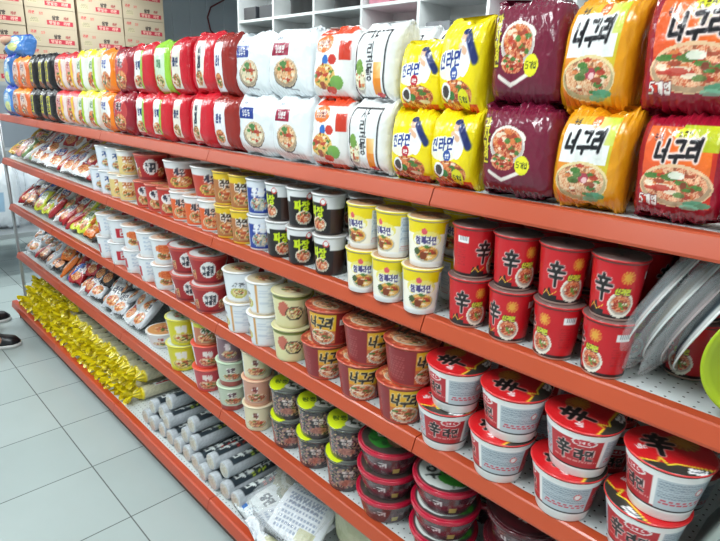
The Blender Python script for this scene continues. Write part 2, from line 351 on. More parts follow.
def a_jin(c, circle=True, arm=1):
    c.bg((240, 218, 18)); c.rect(.0, 0, 1.0, .12, (214, 70, 30)); c.ell(.35, .52, .42, .16, (248, 246, 225))
    c.ell(.7, .62, .15, .22, (245, 245, 248)); c.circ(.63, .83, .012, (222, 178, 150)); c.ell(.63, .87, .1, .035, (30, 45, 100)); c.st([(.74, .8), (.93, .58)], .018, (35, 48, 105)); c.st([(.55, .72), (.68, .66)], .012, (225, 180, 150))
    c.text('진라면', .33, .58, .15, (34, 56, 140), .17, slant=.15, out=(250, 250, 245), asp=1.05, rise=.1)
    c.circ(.45, .43, .012, (60, 90, 170) if circle else (190, 40, 60)); c.text('순한' if circle else '매운', .45, .43, .05, (250, 250, 250), .16)
    c.food(.5, .2, .5, .2, (196, 78, 36), (240, 196, 120), bowl=None, seed=7); c.ell(.4, .2, .1, .05, (60, 120, 50)); c.ell(.24, .24, .14, .1, (240, 240, 238)); c.ell(.24, .24, .1, .07, (70, 60, 60))
    if circle: c.circ(.72, .16, .017, (232, 226, 30)); c.text('5개입', .72, .16, .06, (40, 60, 30), .16)
def a_gomtang(c):
    c.bg((236, 238, 240))
    c.st([(.1, .06), (.88, .06), (.88, .9), (.1, .9), (.1, .06)], .005, (38, 38, 44)); c.text('사리곰탕', .5, .6, .16, (40, 40, 46), .14, vertical=True)
    c.rect(.62, .1, .82, .42, (235, 140, 40)); c.grad(.62, .3, .82, .5, (235, 150, 50), (244, 220, 170)); c.food(.26, .3, .17, .2, (225, 220, 180), (246, 240, 215), seed=3); c.ell(.22, .45, .1, .1, (120, 160, 70))
    c.ell(.76, .1, .1, .03, (215, 50, 50))
def a_ansung(c):
    c.bg((238, 238, 236)); c.rect(-.1, .9, 1.02, 1, (222, 74, 40)); c.rect(-.1, 0, 1.02, .07, (222, 74, 40)); c.rect(.8, .55, 1.05, .8, (206, 60, 40))
    c.ell(.33, .78, .28, .12, (232, 118, 50)); c.text('안성탕면', .33, .78, .09, (120, 30, 30), .15, out=(250, 235, 210), asp=.85)
    c.circ(.4, .55, .013, (50, 110, 190)); c.ell(.62, .56, .12, .07, (205, 60, 50)); c.food(.4, .32, .38, .22, (215, 160, 70), (244, 220, 140), bowl=None, seed=8); c.ell(.75, .25, .18, .1, (120, 170, 80)); c.ell(.6, .15, .15, .05, (205, 60, 40))
def a_white(col, top):
    def f(c):
        c.bg((232, 238, 242)); x0 = .12 if col == 'r' else .04
        cc = (150, 24, 60) if col == 'r' else (34, 58, 140)
        c.rect(x0, .62, x0 + .46, .8, cc); c.text(top, x0 + .23, .71, .1, (245, 245, 245), .13, asp=.85); c.text('시원한', x0 + .15, .86, .05, (120, 130, 150), .12)
        c.ell(.52, .36, .32, .22, (70, 60, 60)); c.food(.52, .37, .31, .21, (206, 150, 100) if col == 'r' else (205, 200, 170), (240, 215, 180), seed=11, bowl=(215, 190, 160)); c.ell(.45, .5, .1, .04, (80, 130, 70))
        c.st([(.5, .15), (.8, .12)], .003, (150, 150, 160))
    return f
def a_panel(bg, panel, txt, tc, strip=None, food=(200, 90, 50), px=(.14, .66), low=.08):
    def f(c):
        c.bg(bg); c.rect(px[0], low, px[1], .86, panel)
        if strip: c.rect(px[1] - .14, low, px[1], .86, strip)
        c.food((px[0] + px[1]) / 2, .25, (px[1] - px[0]) / 2, .15, food, (240, 205, 150), bowl=None, seed=len(txt) + int(sum(bg)) % 7)
        c.text(txt, (px[0] + px[1]) / 2 - .02, .58, .14 if len(txt) < 4 else .11, tc, .2, vertical=len(txt) > 2, out=None)
    return f
def a_full(bg, c1, txt, tc, band=None, stripe=None):
    def f(c):
        c.bg(bg); c.ell(.5, .55, .42, .32, c1); c.food(.5, .28, .42, .24, (205, 90, 45), (240, 205, 140), bowl=None, seed=int(sum(bg)) % 11)
        if band: c.rect(-.1, .84, 1.1, 1, band)
        if stripe: c.rect(.66, .05, .84, .84, stripe)
        c.text(txt, .45, .66, .17, tc, .18, out=(248, 248, 244))
    return f
def a_black(c):
    c.bg((30, 28, 32)); c.rect(.3, .25, .72, .8, (205, 200, 60)); c.text('짜장', .5, .55, .22, (25, 25, 25), .18, vertical=True); c.food(.5, .14, .45, .13, (120, 60, 40), (190, 120, 80), bowl=None, n=5)
def a_blue(c):
    c.bg((74, 134, 210)); c.ell(.5, .5, .4, .3, (150, 196, 232)); c.ell(.55, .3, .3, .18, (215, 225, 150)); c.rect(-.1, .88, 1.1, 1, (30, 50, 170)); c.text('우동', .45, .66, .18, (245, 245, 250), .18)

K = bagkind
K('neo_o', .158, .165, .115, a_neo_orange, 'orange-yellow multipack noodle bag with white panel and black lettering')
K('neo_r', .150, .165, .12, a_neo_red, 'dark red multipack noodle bag with orange panel and black lettering')
K('maroon', .150, .168, .115, a_maroon, 'maroon multipack noodle bag with noodle bowl and yellow disc')
K('jin_a', .125, .150, .11, lambda c: a_jin(c, True), 'yellow multipack noodle bag with blue lettering and figure in navy cap')
K('jin_b', .138, .150, .11, lambda c: a_jin(c, False), 'yellow multipack noodle bag with red dot and figure in white')
K('gom', .138, .165, .11, a_gomtang, 'white multipack noodle bag with black frame and vertical black lettering', res=.75)
K('ansung', .138, .165, .11, a_ansung, 'white and orange-red multipack noodle bag with orange oval', res=.75)
K('w_red', .165, .168, .11, a_white('r', '생생면'), 'white multipack noodle bag with dark red label and bowl', res=.7)
K('w_blue', .165, .168, .11, a_white('b', '생우동'), 'white multipack noodle bag with blue label and bowl', res=.7)
K('m_white', .15, .165, .10, a_panel((150, 40, 34), (235, 235, 240), '짬뽕', (30, 50, 110), None, (190, 90, 40), (.05, .6)), 'brown-red multipack noodle bag with slanted white and blue panel', res=.55)
K('r_label', .165, .17, .11, a_panel((206, 24, 44), (236, 232, 222), '비빔면', (30, 40, 60), None, (190, 120, 70), (.2, .58), .1), 'bright red multipack noodle bag with narrow white label', res=.55)
K('r_label2', .125, .165, .10, a_panel((200, 24, 44), (232, 226, 214), '쫄면', (40, 50, 90), None, (160, 110, 60), (.2, .7), .12), 'slim red multipack noodle bag with cream label', res=.5)
K('r_green', .145, .162, .10, a_panel((205, 28, 44), (240, 240, 236), '참깨', (30, 50, 110), (150, 200, 60), (190, 120, 70), (.1, .66), .12), 'red multipack noodle bag with white panel and lime stripe', res=.55)
K('green', .14, .165, .10, a_panel((150, 205, 60), (205, 225, 200), '메밀', (80, 130, 90), None, (200, 190, 120), (.12, .8)), 'pale lime green multipack noodle bag with clear front', res=.5)
K('dred', .15, .16, .10, a_full((150, 24, 44), (195, 60, 60), '라면', (60, 20, 40)), 'wine red multipack noodle bag with pink swirl', res=.45)
K('orange', .13, .16, .10, a_full((240, 130, 26), (240, 240, 235), '라면', (40, 60, 150)), 'plain orange multipack noodle bag with white oval', res=.45)
K('lime', .15, .16, .10, a_full((236, 236, 228), (225, 225, 215), '라면', (70, 130, 50), (235, 220, 40), (170, 205, 40)), 'white multipack noodle bag with yellow top and lime stripe', res=.45)
K('pink', .15, .16, .10, a_full((228, 210, 205), (225, 150, 140), '라면', (170, 30, 50), (205, 40, 50), (235, 190, 60)), 'pinkish white multipack noodle bag with red top', res=.45)
K('black', .12, .16, .09, a_black, 'black multipack noodle bag with yellow label', res=.45)
K('orange_mix', .13, .16, .10, a_full((225, 110, 60), (235, 200, 180), '라면', (130, 40, 40), (240, 150, 40)), 'salmon orange multipack noodle bag with pale oval', res=.4)
K('blue', .15, .17, .10, a_blue, 'blue multipack noodle bag with pale food picture', res=.5)

BAGME = {}
def bagmesh(key):
    if key not in BAGME:
        W, H, D, art, desc, k = BAGS[key]; BAGME[key] = pillow('noodle_multipack', W, H, D, art, seed=len(BAGME) * 3 + 1, **k)
    return BAGME[key]
def bag(key, x, y, z, label, sx=1, sz=1, rz=0, tilt=0, group=None, sy=1):
    o = link('noodle_multipack', bagmesh(key)); o.location = (x, y, z); o.rotation_euler = (tilt, 0, rz); o.scale = (sx, sy, sz)
    return tag(o, label, 'noodle pack', group)

# ------------------------------------------------------------------ cups and bowls
def lathe(name, prof, art, m, ns=64, rough=1, nwall=24, seed=0, wr=0, wallidx=(0, 1)):
    """prof: list of (r, z, colour or None).  None to None spans carry the printed art (v 0..1)"""
    R, Z, Cc, Vv = [], [], [], []
    for i, (r, z, c) in enumerate(prof[:-1]):
        r2, z2, c2 = prof[i + 1]
        n = nwall if (c is None and c2 is None) else 1
        for k in range(n):
            t = k / n; R.append(r + (r2 - r) * t); Z.append(z + (z2 - z) * t); Cc.append(c if c is not None else (None))
    R.append(prof[-1][0]); Z.append(prof[-1][1]); Cc.append(prof[-1][2])
    R = np.array(R); Z = np.array(Z); wall = np.array([c is None for c in Cc]); zw = Z[wall]
    th = np.arange(ns) / ns * 2 * PI
    Vm = np.clip((Z - zw.min()) / (zw.max() - zw.min()), 0, 1) if wall.any() else Z * 0
    U = np.tile(th / (2 * PI), (len(R), 1)); V = np.tile(Vm[:, None], (1, ns))
    cv = Cv(U, V, 2 * PI * R.max() * .93, (zw.max() - zw.min()) if wall.any() else 1); art(cv); C = cv.out()
    for i, c in enumerate(Cc):
        if c is not None: C[i] = c
    P = np.zeros((len(R), ns, 3)); P[..., 0] = R[:, None] * np.cos(th); P[..., 1] = R[:, None] * np.sin(th); P[..., 2] = Z[:, None]
    return grid_mesh(name, P, C, m, caps=True)

def lidmesh(name, r, art, m, ns=56, nr=22, dome=.0015, thick=.0025):
    th = np.arange(ns) / ns * 2 * PI; rr = np.concatenate([[r * .985, r, r], np.linspace(r * .97, r * .004, nr)])
    zz = np.concatenate([[-thick - .004, -thick, 0], dome * (1 - (np.linspace(.97, 0, nr)) ** 2) + .0005 * 0])
    P = np.zeros((len(rr), ns, 3)); P[..., 0] = rr[:, None] * np.cos(th); P[..., 1] = rr[:, None] * np.sin(th); P[..., 2] = zz[:, None]
    X = P[..., 0] / r * .5 + .5; Y = P[..., 1] / r * .5 + .5
    cv = Cv(X, Y, 2 * r, 2 * r); art(cv)
    return grid_mesh(name, P, cv.out(), m, caps=True)

def shin_body(c):
    c.bg((198, 22, 34)); c.rect(0, 0, 1, .05, (40, 20, 22))
    for o in (0, .5):
        X = lambda a: a + o
        c.text('辛', X(.12), .55, .42, (24, 18, 20), .15, out=(240, 235, 230), asp=.9, dil=1.45)
        c.circ(X(.265), .76, .012, (212, 90, 40)); c.burst(X(.265), .76, .011, (222, 160, 60)); c.ell(X(.25), .26, .085, .24, (235, 228, 215)); c.food(X(.25), .27, .075, .2, (190, 50, 30), (235, 200, 150), bowl=(225, 205, 190), seed=2, veg=(90, 150, 60)); c.text('신라면', X(.25), .5, .1, (205, 215, 60), .22, out=(60, 20, 20))
        c.st([(X(.03), .05), (X(.045), .2), (X(.06), .08), (X(.08), .24), (X(.1), .05)], .004, (25, 20, 20)); c.rect(X(.03), .04, X(.14), .12, (30, 20, 24)); c.st([(X(.03), .1), (X(.06), .2), (X(.09), .1), (X(.14), .22)], .0012, (235, 190, 60))
    c.barcode(.4, .72, .49, .86); c.lines(.38, .2, .47, .62, (150, 20, 30), 8, .5)
def shin_lid(c):
    c.bg((122, 96, 92)); c.text('辛', .5, .55, .4, (60, 50, 50), .12); c.ell(.3, .35, .16, .12, (150, 120, 112))
def jin_body(c):
    c.bg((246, 240, 225)); c.rect(0, .72, 1, 1, (238, 214, 20)); c.rect(0, 0, 1, .06, (240, 240, 240))
    for o in (0, .5):
        X = lambda a: a + o
        c.ell(X(.14), .6, .13, .2, (240, 226, 120)); c.ell(X(.14), .55, .115, .12, (245, 242, 225)); c.text('참깨라면', X(.14), .57, .17, (72, 62, 120), .17, out=(248, 246, 240), asp=.82); c.circ(X(.12), .78, .007, (225, 90, 100))
        c.food(X(.15), .26, .12, .22, (222, 160, 70), (242, 205, 120), bowl=(238, 232, 215), seed=5); c.circ(X(.12), .2, .009, (130, 60, 30)); c.ell(X(.06), .3, .03, .08, (70, 90, 50))
        c.rect(X(.31), .04, X(.44), .94, (226, 232, 235)); c.lines(X(.32), .3, X(.43), .9, (140, 165, 190), 12, .55); c.lines(X(.32), .08, X(.43), .2, (205, 90, 90), 3, .5)
def blk_body(c):
    c.bg((34, 28, 30)); c.rect(0, .82, 1, 1, (226, 228, 230))
    for o in (0, .5):
        X = lambda a: a + o
        c.text('짜장', X(.12), .58, .26, (205, 225, 30), .2, out=(20, 20, 20)); c.food(X(.14), .24, .09, .2, (190, 70, 50), (232, 190, 140), bowl=(228, 220, 200), seed=3)
        c.rect(X(.28), .0, X(.42), .68, (62, 40, 34)); c.rect(X(.24), .66, X(.48), 1, (226, 228, 230)); c.circ(X(.2), .85, .009, (205, 60, 50)); c.circ(X(.2), .85, .006, (235, 235, 235))
def plain_side(c, X, x0=.32, x1=.46, col=(222, 228, 234), t=(130, 150, 180)):
    c.rect(X(x0), .02, X(x1), .96, col); c.lines(X(x0 + .01), .12, X(x1 - .01), .9, t, 10, .5)
def generic(bg, top=None, txt='라면', tc=(30, 40, 120), foodc=(200, 90, 50), bowl=(240, 235, 225), side=True, txtbg=None, bot=None, fy=.28):
    def f(c):
        c.bg(bg)
        if bot: c.rect(0, 0, 1, .3, bot)
        if top: c.rect(0, .78, 1, 1, top)
        for o in (0, .5):
            X = lambda a: a + o
            c.food(X(.14), fy, .12, .22, foodc, (240, 208, 150), bowl=bowl, seed=int(sum(bg)) % 13)
            if txtbg: c.ell(X(.13), .64, .1, .2, txtbg)
            c.text(txt, X(.13), .66, .24 if len(txt) < 3 else .18, tc, .19, out=(245, 240, 235) if not txtbg else None)
            if side: plain_side(c, X)
    return f
def kimchi_body(c):
    c.bg((168, 34, 40)); c.rect(0, .92, 1, 1, (200, 70, 60)); c.rect(0, 0, 1, .1, (130, 20, 30))
    for i in range(4):
        o = i * .25; c.circ(.12 + o, .55, .03, (236, 234, 234)); c.text('육개장', .12 + o, .62, .17, (40, 44, 60), .2); c.text('사발면', .12 + o, .42, .17, (40, 44, 60), .2); c.food(.235 + o, .3, .05, .24, (190, 100, 50), (235, 205, 150), bowl=None, seed=3)
def white_body(c):
    c.bg((232, 236, 242))
    for o in (0, .5):
        X = lambda a: a + o
        c.lines(X(.28), .2, X(.45), .88, (160, 175, 200), 10, .35); c.text('사리곰탕', X(.12), .6, .15, (70, 74, 84), .15, asp=.8); c.ell(X(.12), .3, .09, .2, (200, 190, 90)); c.food(X(.12), .3, .08, .18, (215, 200, 130), (238, 228, 180), bowl=None); c.rect(X(.24), 0, X(.265), 1, (216, 160, 90))
def whitered_body(c):
    c.bg((230, 234, 240))
    for o in (0, .5):
        X = lambda a: a + o
        c.rect(X(.04), .15, X(.2), .62, (196, 30, 50)); c.text('면', X(.12), .4, .3, (240, 235, 235), .18); c.lines(X(.28), .2, X(.45), .88, (150, 170, 200), 10, .45)
def cream_body(c):
    c.bg((226, 218, 168)); c.rect(0, .9, 1, 1, (120, 130, 60))
    for o in (0, .5):
        X = lambda a: a + o
        c.ell(X(.06), .6, .05, .24, (205, 110, 90)); c.food(X(.16), .45, .08, .24, (216, 190, 120), (240, 230, 190), bowl=(60, 50, 40)); c.rect(X(.27), .1, X(.46), .86, (232, 226, 190)); c.lines(X(.28), .15, X(.45), .8, (150, 150, 110), 9, .4)
def neo_body(c):
    c.bg((140, 34, 40)); c.rect(0, 0, 1, .05, (190, 60, 40))
    for o in (0, .5):
        X = lambda a: a + o
        c.rect(X(.03), .06, X(.24), .96, (205, 110, 60)); c.grad(X(.03), .45, X(.24), .96, (225, 150, 40), (236, 200, 30)); c.text('너구리', X(.135), .7, .3, (28, 22, 22), .2, asp=.85, slant=.15, out=(240, 225, 190), dil=1.5); c.food(X(.135), .26, .1, .24, (200, 100, 60), (242, 215, 170), bowl=(236, 220, 200), seed=4)
    c.barcode(.27, .62, .36, .78); c.lines(.28, .12, .46, .5, (200, 120, 110), 7, .5); c.lines(.78, .12, .96, .8, (200, 120, 110), 10, .4)
def neo_lid(c):
    c.bg((176, 66, 46)); c.ell(.5, .5, .44, .44, (190, 84, 52)); c.food(.35, .45, .3, .28, (200, 100, 60), (236, 196, 140), bowl=None); c.speck(0, 0, 1, 1, (120, 46, 34), 160, .2, a=.55); c.speck(0, 0, 1, 1, (230, 170, 130), 260, .35, 6, a=.6); c.text('너구리', .5, .7, .24, (40, 26, 24), .2); c.food(.5, .35, .3, .2, (190, 110, 70), (240, 206, 160), bowl=(226, 200, 170))
def bowl_body(c):
    c.bg((238, 238, 238)); c.rect(0, .05, 1, .10, (36, 34, 36)); c.rect(0, .10, 1, .84, (188, 34, 44))
    for o in (0, .5):
        X = lambda a: a + o
        c.rect(X(.26), .10, X(.5), .84, (186, 196, 204)); c.lines(X(.27), .36, X(.49), .8, (120, 134, 150), 13, .7, 1100); c.lines(X(.28), .2, X(.49), .33, (205, 60, 80), 2, .85, 500); c.circ(X(.44), .58, .008, (220, 90, 90)); c.circ(X(.44), .58, .0055, (240, 235, 235))
        c.ell(X(.16), .78, .055, .1, (235, 220, 220)); c.ell(X(.16), .78, .047, .075, (200, 40, 55)); c.text('SHIN', X(.16), .78, .07, (245, 240, 240), .2)
        c.text('辛', X(.07), .5, .42, (26, 20, 22), .15, out=(235, 220, 215), dil=1.5); c.text('라면', X(.17), .45, .26, (30, 20, 22), .18, out=(235, 215, 210), dil=1.6)
        c.rect(X(.245), .12, X(.262), .9, (240, 236, 236)); c.lines(X(.02), .2, X(.24), .28, (235, 200, 190), 1, .6)
def bowl_lid(c):
    c.bg((206, 30, 36)); c.grad(.0, .0, 1, .17, (50, 46, 40), (70, 66, 60)); c.st([(0, .2), (.28, .18), (.34, .27), (.4, .14), (.5, .19), (1, .18)], .0035, (238, 215, 60))
    c.ell(.66, .66, .2, .15, (170, 96, 40)); c.burst(.68, .66, .022, (190, 130, 46)); c.text('辛', .38, .56, .4, (22, 18, 18), .17, out=(225, 190, 180), dil=1.35); c.ell(.16, .44, .07, .05, (235, 215, 215)); c.text('SHIN', .16, .44, .045, (200, 40, 50), .2)
    c.barcode(.6, .05, .8, .15)
def blackbowl_body(c):
    c.bg((62, 54, 58)); c.speck(0, .1, 1, .85, (176, 128, 126), 300, .0, a=.7); c.speck(0, .1, 1, .9, (214, 180, 130), 520, .35, 9, a=.8); c.speck(0, .4, 1, 1, (40, 34, 38), 260, .25, 7, a=.9)
    for o in (0, .33, .66): c.text('짬뽕', o + .15, .66, .2, (214, 196, 190), .14); c.ell(o + .15, .3, .07, .12, (186, 104, 88), .7)
def yl_lid(c):
    c.bg((70, 72, 70)); c.ell(.5, .5, .46, .46, (120, 124, 118)); c.ell(.25, .5, .22, .42, (214, 230, 30)); c.text('짬뽕', .3, .5, .17, (90, 120, 20), .16); c.ell(.66, .3, .24, .15, (238, 238, 236)); c.ell(.62, .32, .06, .05, (50, 50, 50)); c.ell(.68, .62, .2, .12, (150, 150, 110)); c.speck(.5, .2, .95, .8, (60, 60, 50), 260, .2)
def y_lid(c):
    c.bg((206, 218, 30)); c.ell(.5, .5, .3, .2, (120, 130, 40))
def dred_body(c):
    c.bg((82, 40, 50)); c.speck(0, 0, 1, .9, (120, 110, 106), 180, .3, a=.6); c.speck(0, 0, 1, .9, (40, 20, 26), 160, .35, 5, a=.7)
    for i in range(5): c.text('너구리', .1 + i * .2, .6, .24, (222, 210, 212), .15); c.rect(.17 + i * .2, .12, .21 + i * .2, .4, (170, 160, 90))
def dred_lid(c):
    c.bg((160, 24, 50)); c.ell(.5, .5, .47, .47, (70, 60, 60)); c.ell(.48, .5, .43, .42, (206, 212, 208)); c.ell(.62, .36, .3, .22, (60, 150, 46)); c.ell(.72, .52, .18, .2, (50, 110, 44)); c.text('우육', .38, .5, .26, (22, 26, 24), .17); c.speck(.4, .1, .95, .6, (30, 80, 30), 200, .3, a=.6)
def dred_lid2(c):
    c.bg((160, 24, 50)); c.ell(.5, .5, .47, .47, (72, 60, 58)); c.ell(.4, .5, .26, .34, (50, 140, 48)); c.speck(.1, .1, .9, .9, (30, 50, 30), 150, .3, a=.5); c.ell(.66, .46, .2, .24, (186, 140, 110)); c.ell(.7, .5, .1, .12, (226, 200, 170)); c.text('면', .34, .56, .16, (230, 236, 225), .16)
def brown_lid(c):
    c.bg((70, 20, 28)); c.ell(.5, .5, .43, .43, (96, 26, 34)); c.ell(.45, .64, .2, .1, (190, 130, 50)); c.text('짜왕', .4, .72, .14, (235, 232, 230), .16); c.text('새우', .55, .3, .13, (240, 238, 236), .22)
def foodlid(bg, a, b, txt=None):
    def f(c):
        c.bg(bg); c.ell(.5, .5, .45, .45, a); c.food(.55, .45, .34, .3, b, (240, 206, 150), bowl=None, seed=int(sum(a)) % 9)
        if txt: c.text(txt, .4, .72, .2, (50, 46, 60), .17)
    return f

CUPS = {}
def cupkind(key, rt, rb, h, body, lid, desc, rim=(235, 235, 235), foot=None, footh=.006, ns=64, m=None, nw=26, thickrim=.004, lidr=1.0, obj='noodle_cup'):
    CUPS[key] = dict(rt=rt, rb=rb, h=h, body=body, lid=lid, desc=desc, rim=rim, foot=foot, footh=footh, ns=ns, m=m or M_CUP, nw=nw, tr=thickrim, lidr=lidr, me=None, name=obj)
def cupmeshes(k):
    c = CUPS[k]
    if c['me'] is None:
        rt, rb, h, tr = c['rt'], c['rb'], c['h'], c['tr']; foot = c['foot'] or c['rim']
        w0 = rt - .0035; fz = c['footh']; rf = rb + (w0 - rb) * fz / h
        prof = [(rb - .004, .0015, foot), (rb - .001, 0, foot), (rb, .002, foot), (rf, fz, foot), (rf + .0003, fz + .0005, None), (w0, h - tr - .003, None), (w0 + .0005, h - tr - .0025, c['rim']), (rt - .001, h - tr - .001, c['rim']), (rt, h - tr + .001, c['rim']), (rt, h - .0022, c['rim']), (rt - .002, h - .0012, c['rim']), (rt - .006, h - .002, c['rim'])]
        b = lathe('cup_body', prof, c['body'], c['m'], ns=c['ns'], nwall=c['nw'])
        l = lidmesh('lid', (rt - .0015) * c['lidr'], c['lid'], M_LID, ns=max(28, c['ns'] // 2), nr=max(8, c['ns'] // 4))
        c['me'] = (b, l)
    return c['me']
def cup(k, x, y, z, label, uc=.15, lrot=None, group=None, lidme=None):
    b, l = cupmeshes(k); c = CUPS[k]
    ang = math.atan2(-y, -x)          # towards the aisle side where a shopper stands
    rz = ang - uc * 2 * PI
    e = empty(c['name'], (x, y, z), rz); tag(e, label, 'noodle cup' if c['name'] == 'noodle_cup' else 'noodle bowl', group)
    link('cup_body' if c['name'] == 'noodle_cup' else 'bowl_body', b, e)
    lo = link('lid', lidme or l, e, (0, 0, c['h'] - .0008)); lo.rotation_euler = (0, 0, (lrot if lrot is not None else .3) - rz)
    return e

CK = cupkind
CK('shin', .0475, .036, .108, shin_body, shin_lid, 'red spicy noodle cup', rim=(196, 40, 44), foot=(190, 160, 150), footh=.004, ns=150, nw=44)
CK('jin', .0475, .036, .108, jin_body, foodlid((222, 210, 190), (190, 150, 110), (190, 110, 60)), 'yellow-topped sesame noodle cup', rim=(240, 224, 60), foot=(240, 240, 240), footh=.008, ns=128, nw=40)
CK('blk', .0475, .037, .108, blk_body, foodlid((205, 205, 205), (170, 165, 160), (140, 110, 90)), 'black and white noodle cup', rim=(232, 232, 234), foot=(60, 50, 50), footh=.004, ns=110, nw=32)
CK('blue', .045, .036, .108, generic((34, 62, 150), (220, 226, 236), '우동', (235, 240, 250), (150, 180, 200), (190, 205, 220)), foodlid((210, 215, 220), (150, 160, 180), (170, 120, 90)), 'dark blue noodle cup', rim=(228, 230, 236), ns=84, nw=22)
CK('yb', .0455, .036, .108, generic((176, 110, 60), (232, 196, 40), '라면', (60, 40, 30), (190, 100, 50), (220, 180, 120), side=False), foodlid((205, 170, 90), (190, 140, 90), (170, 90, 50)), 'brown noodle cup with yellow band', rim=(236, 206, 70), ns=84, nw=22)
CK('ow', .05, .038, .108, generic((226, 96, 40), (232, 232, 234), '새우', (60, 50, 60), (210, 110, 60), (222, 206, 170), side=False), foodlid((222, 222, 222), (200, 190, 180), (200, 120, 80)), 'orange noodle cup with white top', rim=(234, 234, 236), ns=84, nw=22)
CK('rn', .05, .038, .108, generic((192, 52, 44), None, '육개', (50, 50, 70), (190, 140, 80), (230, 200, 150), side=False, txtbg=(236, 234, 234)), foodlid((205, 120, 100), (190, 100, 80), (190, 110, 60)), 'red noodle cup with round white badge', rim=(222, 120, 100), ns=84, nw=22)
CK('wb', .052, .040, .108, generic((224, 230, 240), None, '라면', (60, 90, 150), (200, 190, 150), (200, 215, 235)), foodlid((225, 228, 232), (205, 205, 205), (200, 160, 110)), 'white and pale blue noodle cup', rim=(236, 238, 242), ns=64, nw=18)
CK('oy', .05, .040, .108, generic((226, 200, 130), (236, 236, 236), '라면', (200, 110, 40), (226, 150, 50), (240, 226, 190), side=False), foodlid((230, 220, 200), (220, 180, 120), (220, 140, 60)), 'cream and orange noodle cup', rim=(236, 232, 226), ns=64, nw=18)
CK('wr', .068, .050, .108, generic((200, 70, 54), (226, 226, 228), '새우', (60, 50, 70), (210, 110, 60), (232, 200, 90), side=False), foodlid((226, 224, 224), (205, 190, 180), (200, 110, 70)), 'red and white noodle bowl', rim=(236, 236, 236), ns=84, nw=20, obj='noodle_bowl')
CK('rk', .068, .050, .108, kimchi_body, foodlid((200, 90, 80), (180, 60, 60), (190, 110, 60)), 'dark red bowl with white badge', rim=(206, 110, 96), ns=84, nw=20, obj='noodle_bowl')
# shelf three
CK('w3', .060, .044, .107, whitered_body, foodlid((228, 228, 230), (206, 190, 180), (200, 120, 90)), 'white noodle cup with red square', rim=(238, 238, 240), foot=(238, 238, 240), footh=.012, ns=72, nw=20)
CK('wo3', .060, .044, .107, generic((228, 232, 238), None, '순한', (220, 90, 40), (226, 120, 60), None, txtbg=(232, 130, 70)), foodlid((228, 226, 224), (220, 190, 170), (220, 120, 80)), 'white noodle cup with orange picture', rim=(238, 238, 240), footh=.01, ns=72, nw=20)
CK('kim', .073, .054, .108, kimchi_body, foodlid((196, 80, 74), (214, 214, 214), (90, 90, 110), '김치'), 'red noodle bowl with round white badge', rim=(206, 96, 84), ns=110, nw=28, obj='noodle_bowl')
CK('white', .062, .046, .108, white_body, foodlid((236, 236, 236), (206, 190, 160), (190, 150, 90)), 'white noodle cup with pale printing', rim=(236, 232, 230), ns=84, nw=24)
CK('cream', .062, .047, .108, cream_body, foodlid((206, 200, 150), (214, 206, 170), (214, 190, 140)), 'cream noodle cup with red oval', rim=(218, 212, 160), ns=84, nw=24)
CK('neo', .070, .052, .109, neo_body, neo_lid, 'maroon and orange noodle cup', rim=(196, 90, 66), foot=(180, 110, 90), footh=.004, ns=140, nw=36)
CK('sb', .0715, .050, .107, bowl_body, bowl_lid, 'red and white big noodle bowl', rim=(214, 60, 60), foot=(240, 240, 240), footh=.016, ns=170, nw=46, obj='noodle_bowl')
# shelf four
CK('wbowl', .078, .055, .074, generic((232, 234, 238), None, '라면', (170, 50, 60), (220, 210, 190), (226, 226, 226), side=False), foodlid((230, 226, 220), (212, 150, 90), (216, 110, 60)), 'low white noodle bowl with orange lid picture', rim=(236, 236, 238), ns=72, nw=16, obj='noodle_bowl')
CK('yel', .071, .052, .118, generic((222, 212, 40), None, '참치', (240, 240, 226), (206, 190, 70), (226, 216, 120)), foodlid((222, 220, 120), (206, 214, 200), (120, 160, 120)), 'bright yellow noodle cup', rim=(226, 216, 60), foot=(206, 200, 80), ns=84, nw=22)
CK('pink', .064, .047, .098, generic((196, 70, 78), None, '떡볶', (240, 225, 222), (206, 110, 80), (226, 170, 150)), foodlid((226, 100, 80), (214, 80, 60), (190, 210, 50), '떡'), 'pinkish red snack cup', rim=(226, 96, 84), ns=84, nw=20)
CK('snack', .058, .045, .098, generic((196, 120, 90), (206, 200, 60), '라볶', (60, 90, 40), (206, 90, 50), (226, 200, 150)), foodlid((200, 206, 90), (170, 160, 60), (200, 90, 60)), 'orange brown snack cup', rim=(216, 150, 110), ns=72, nw=18)
CK('grn', .057, .043, .098, generic((190, 200, 180), None, '쌀면', (90, 60, 70), (150, 90, 80), (206, 216, 196), side=False), foodlid((196, 216, 190), (170, 180, 160), (120, 120, 90)), 'mint green rimmed cup', rim=(192, 216, 186), foot=(170, 80, 76), footh=.02, ns=72, nw=18)
CK('plum', .052, .042, .098, generic((130, 100, 110), None, '쌀', (226, 206, 210), (120, 90, 90), None), foodlid((196, 170, 170), (160, 120, 120), (150, 90, 80)), 'greyish plum cup', rim=(206, 176, 174), ns=64, nw=18)
CK('crm4', .056, .045, .098, generic((222, 212, 178), None, '죽', (120, 60, 50), (190, 110, 80), (226, 216, 190)), foodlid((222, 206, 176), (206, 170, 140), (190, 120, 80)), 'beige rice cup', rim=(226, 214, 184), ns=72, nw=18)
CK('pk4', .056, .045, .098, generic((206, 150, 130), None, '죽', (130, 40, 40), (150, 60, 50), (226, 196, 176)), foodlid((222, 180, 150), (206, 140, 120), (190, 100, 80)), 'salmon pink rice cup', rim=(230, 180, 150), ns=72, nw=18)
CK('blkb', .0675, .052, .108, blackbowl_body, yl_lid, 'black and pink noodle cup with yellow lid flap', rim=(74, 84, 80), foot=(60, 50, 54), footh=.004, ns=120, nw=34, m=M_SHRINK)
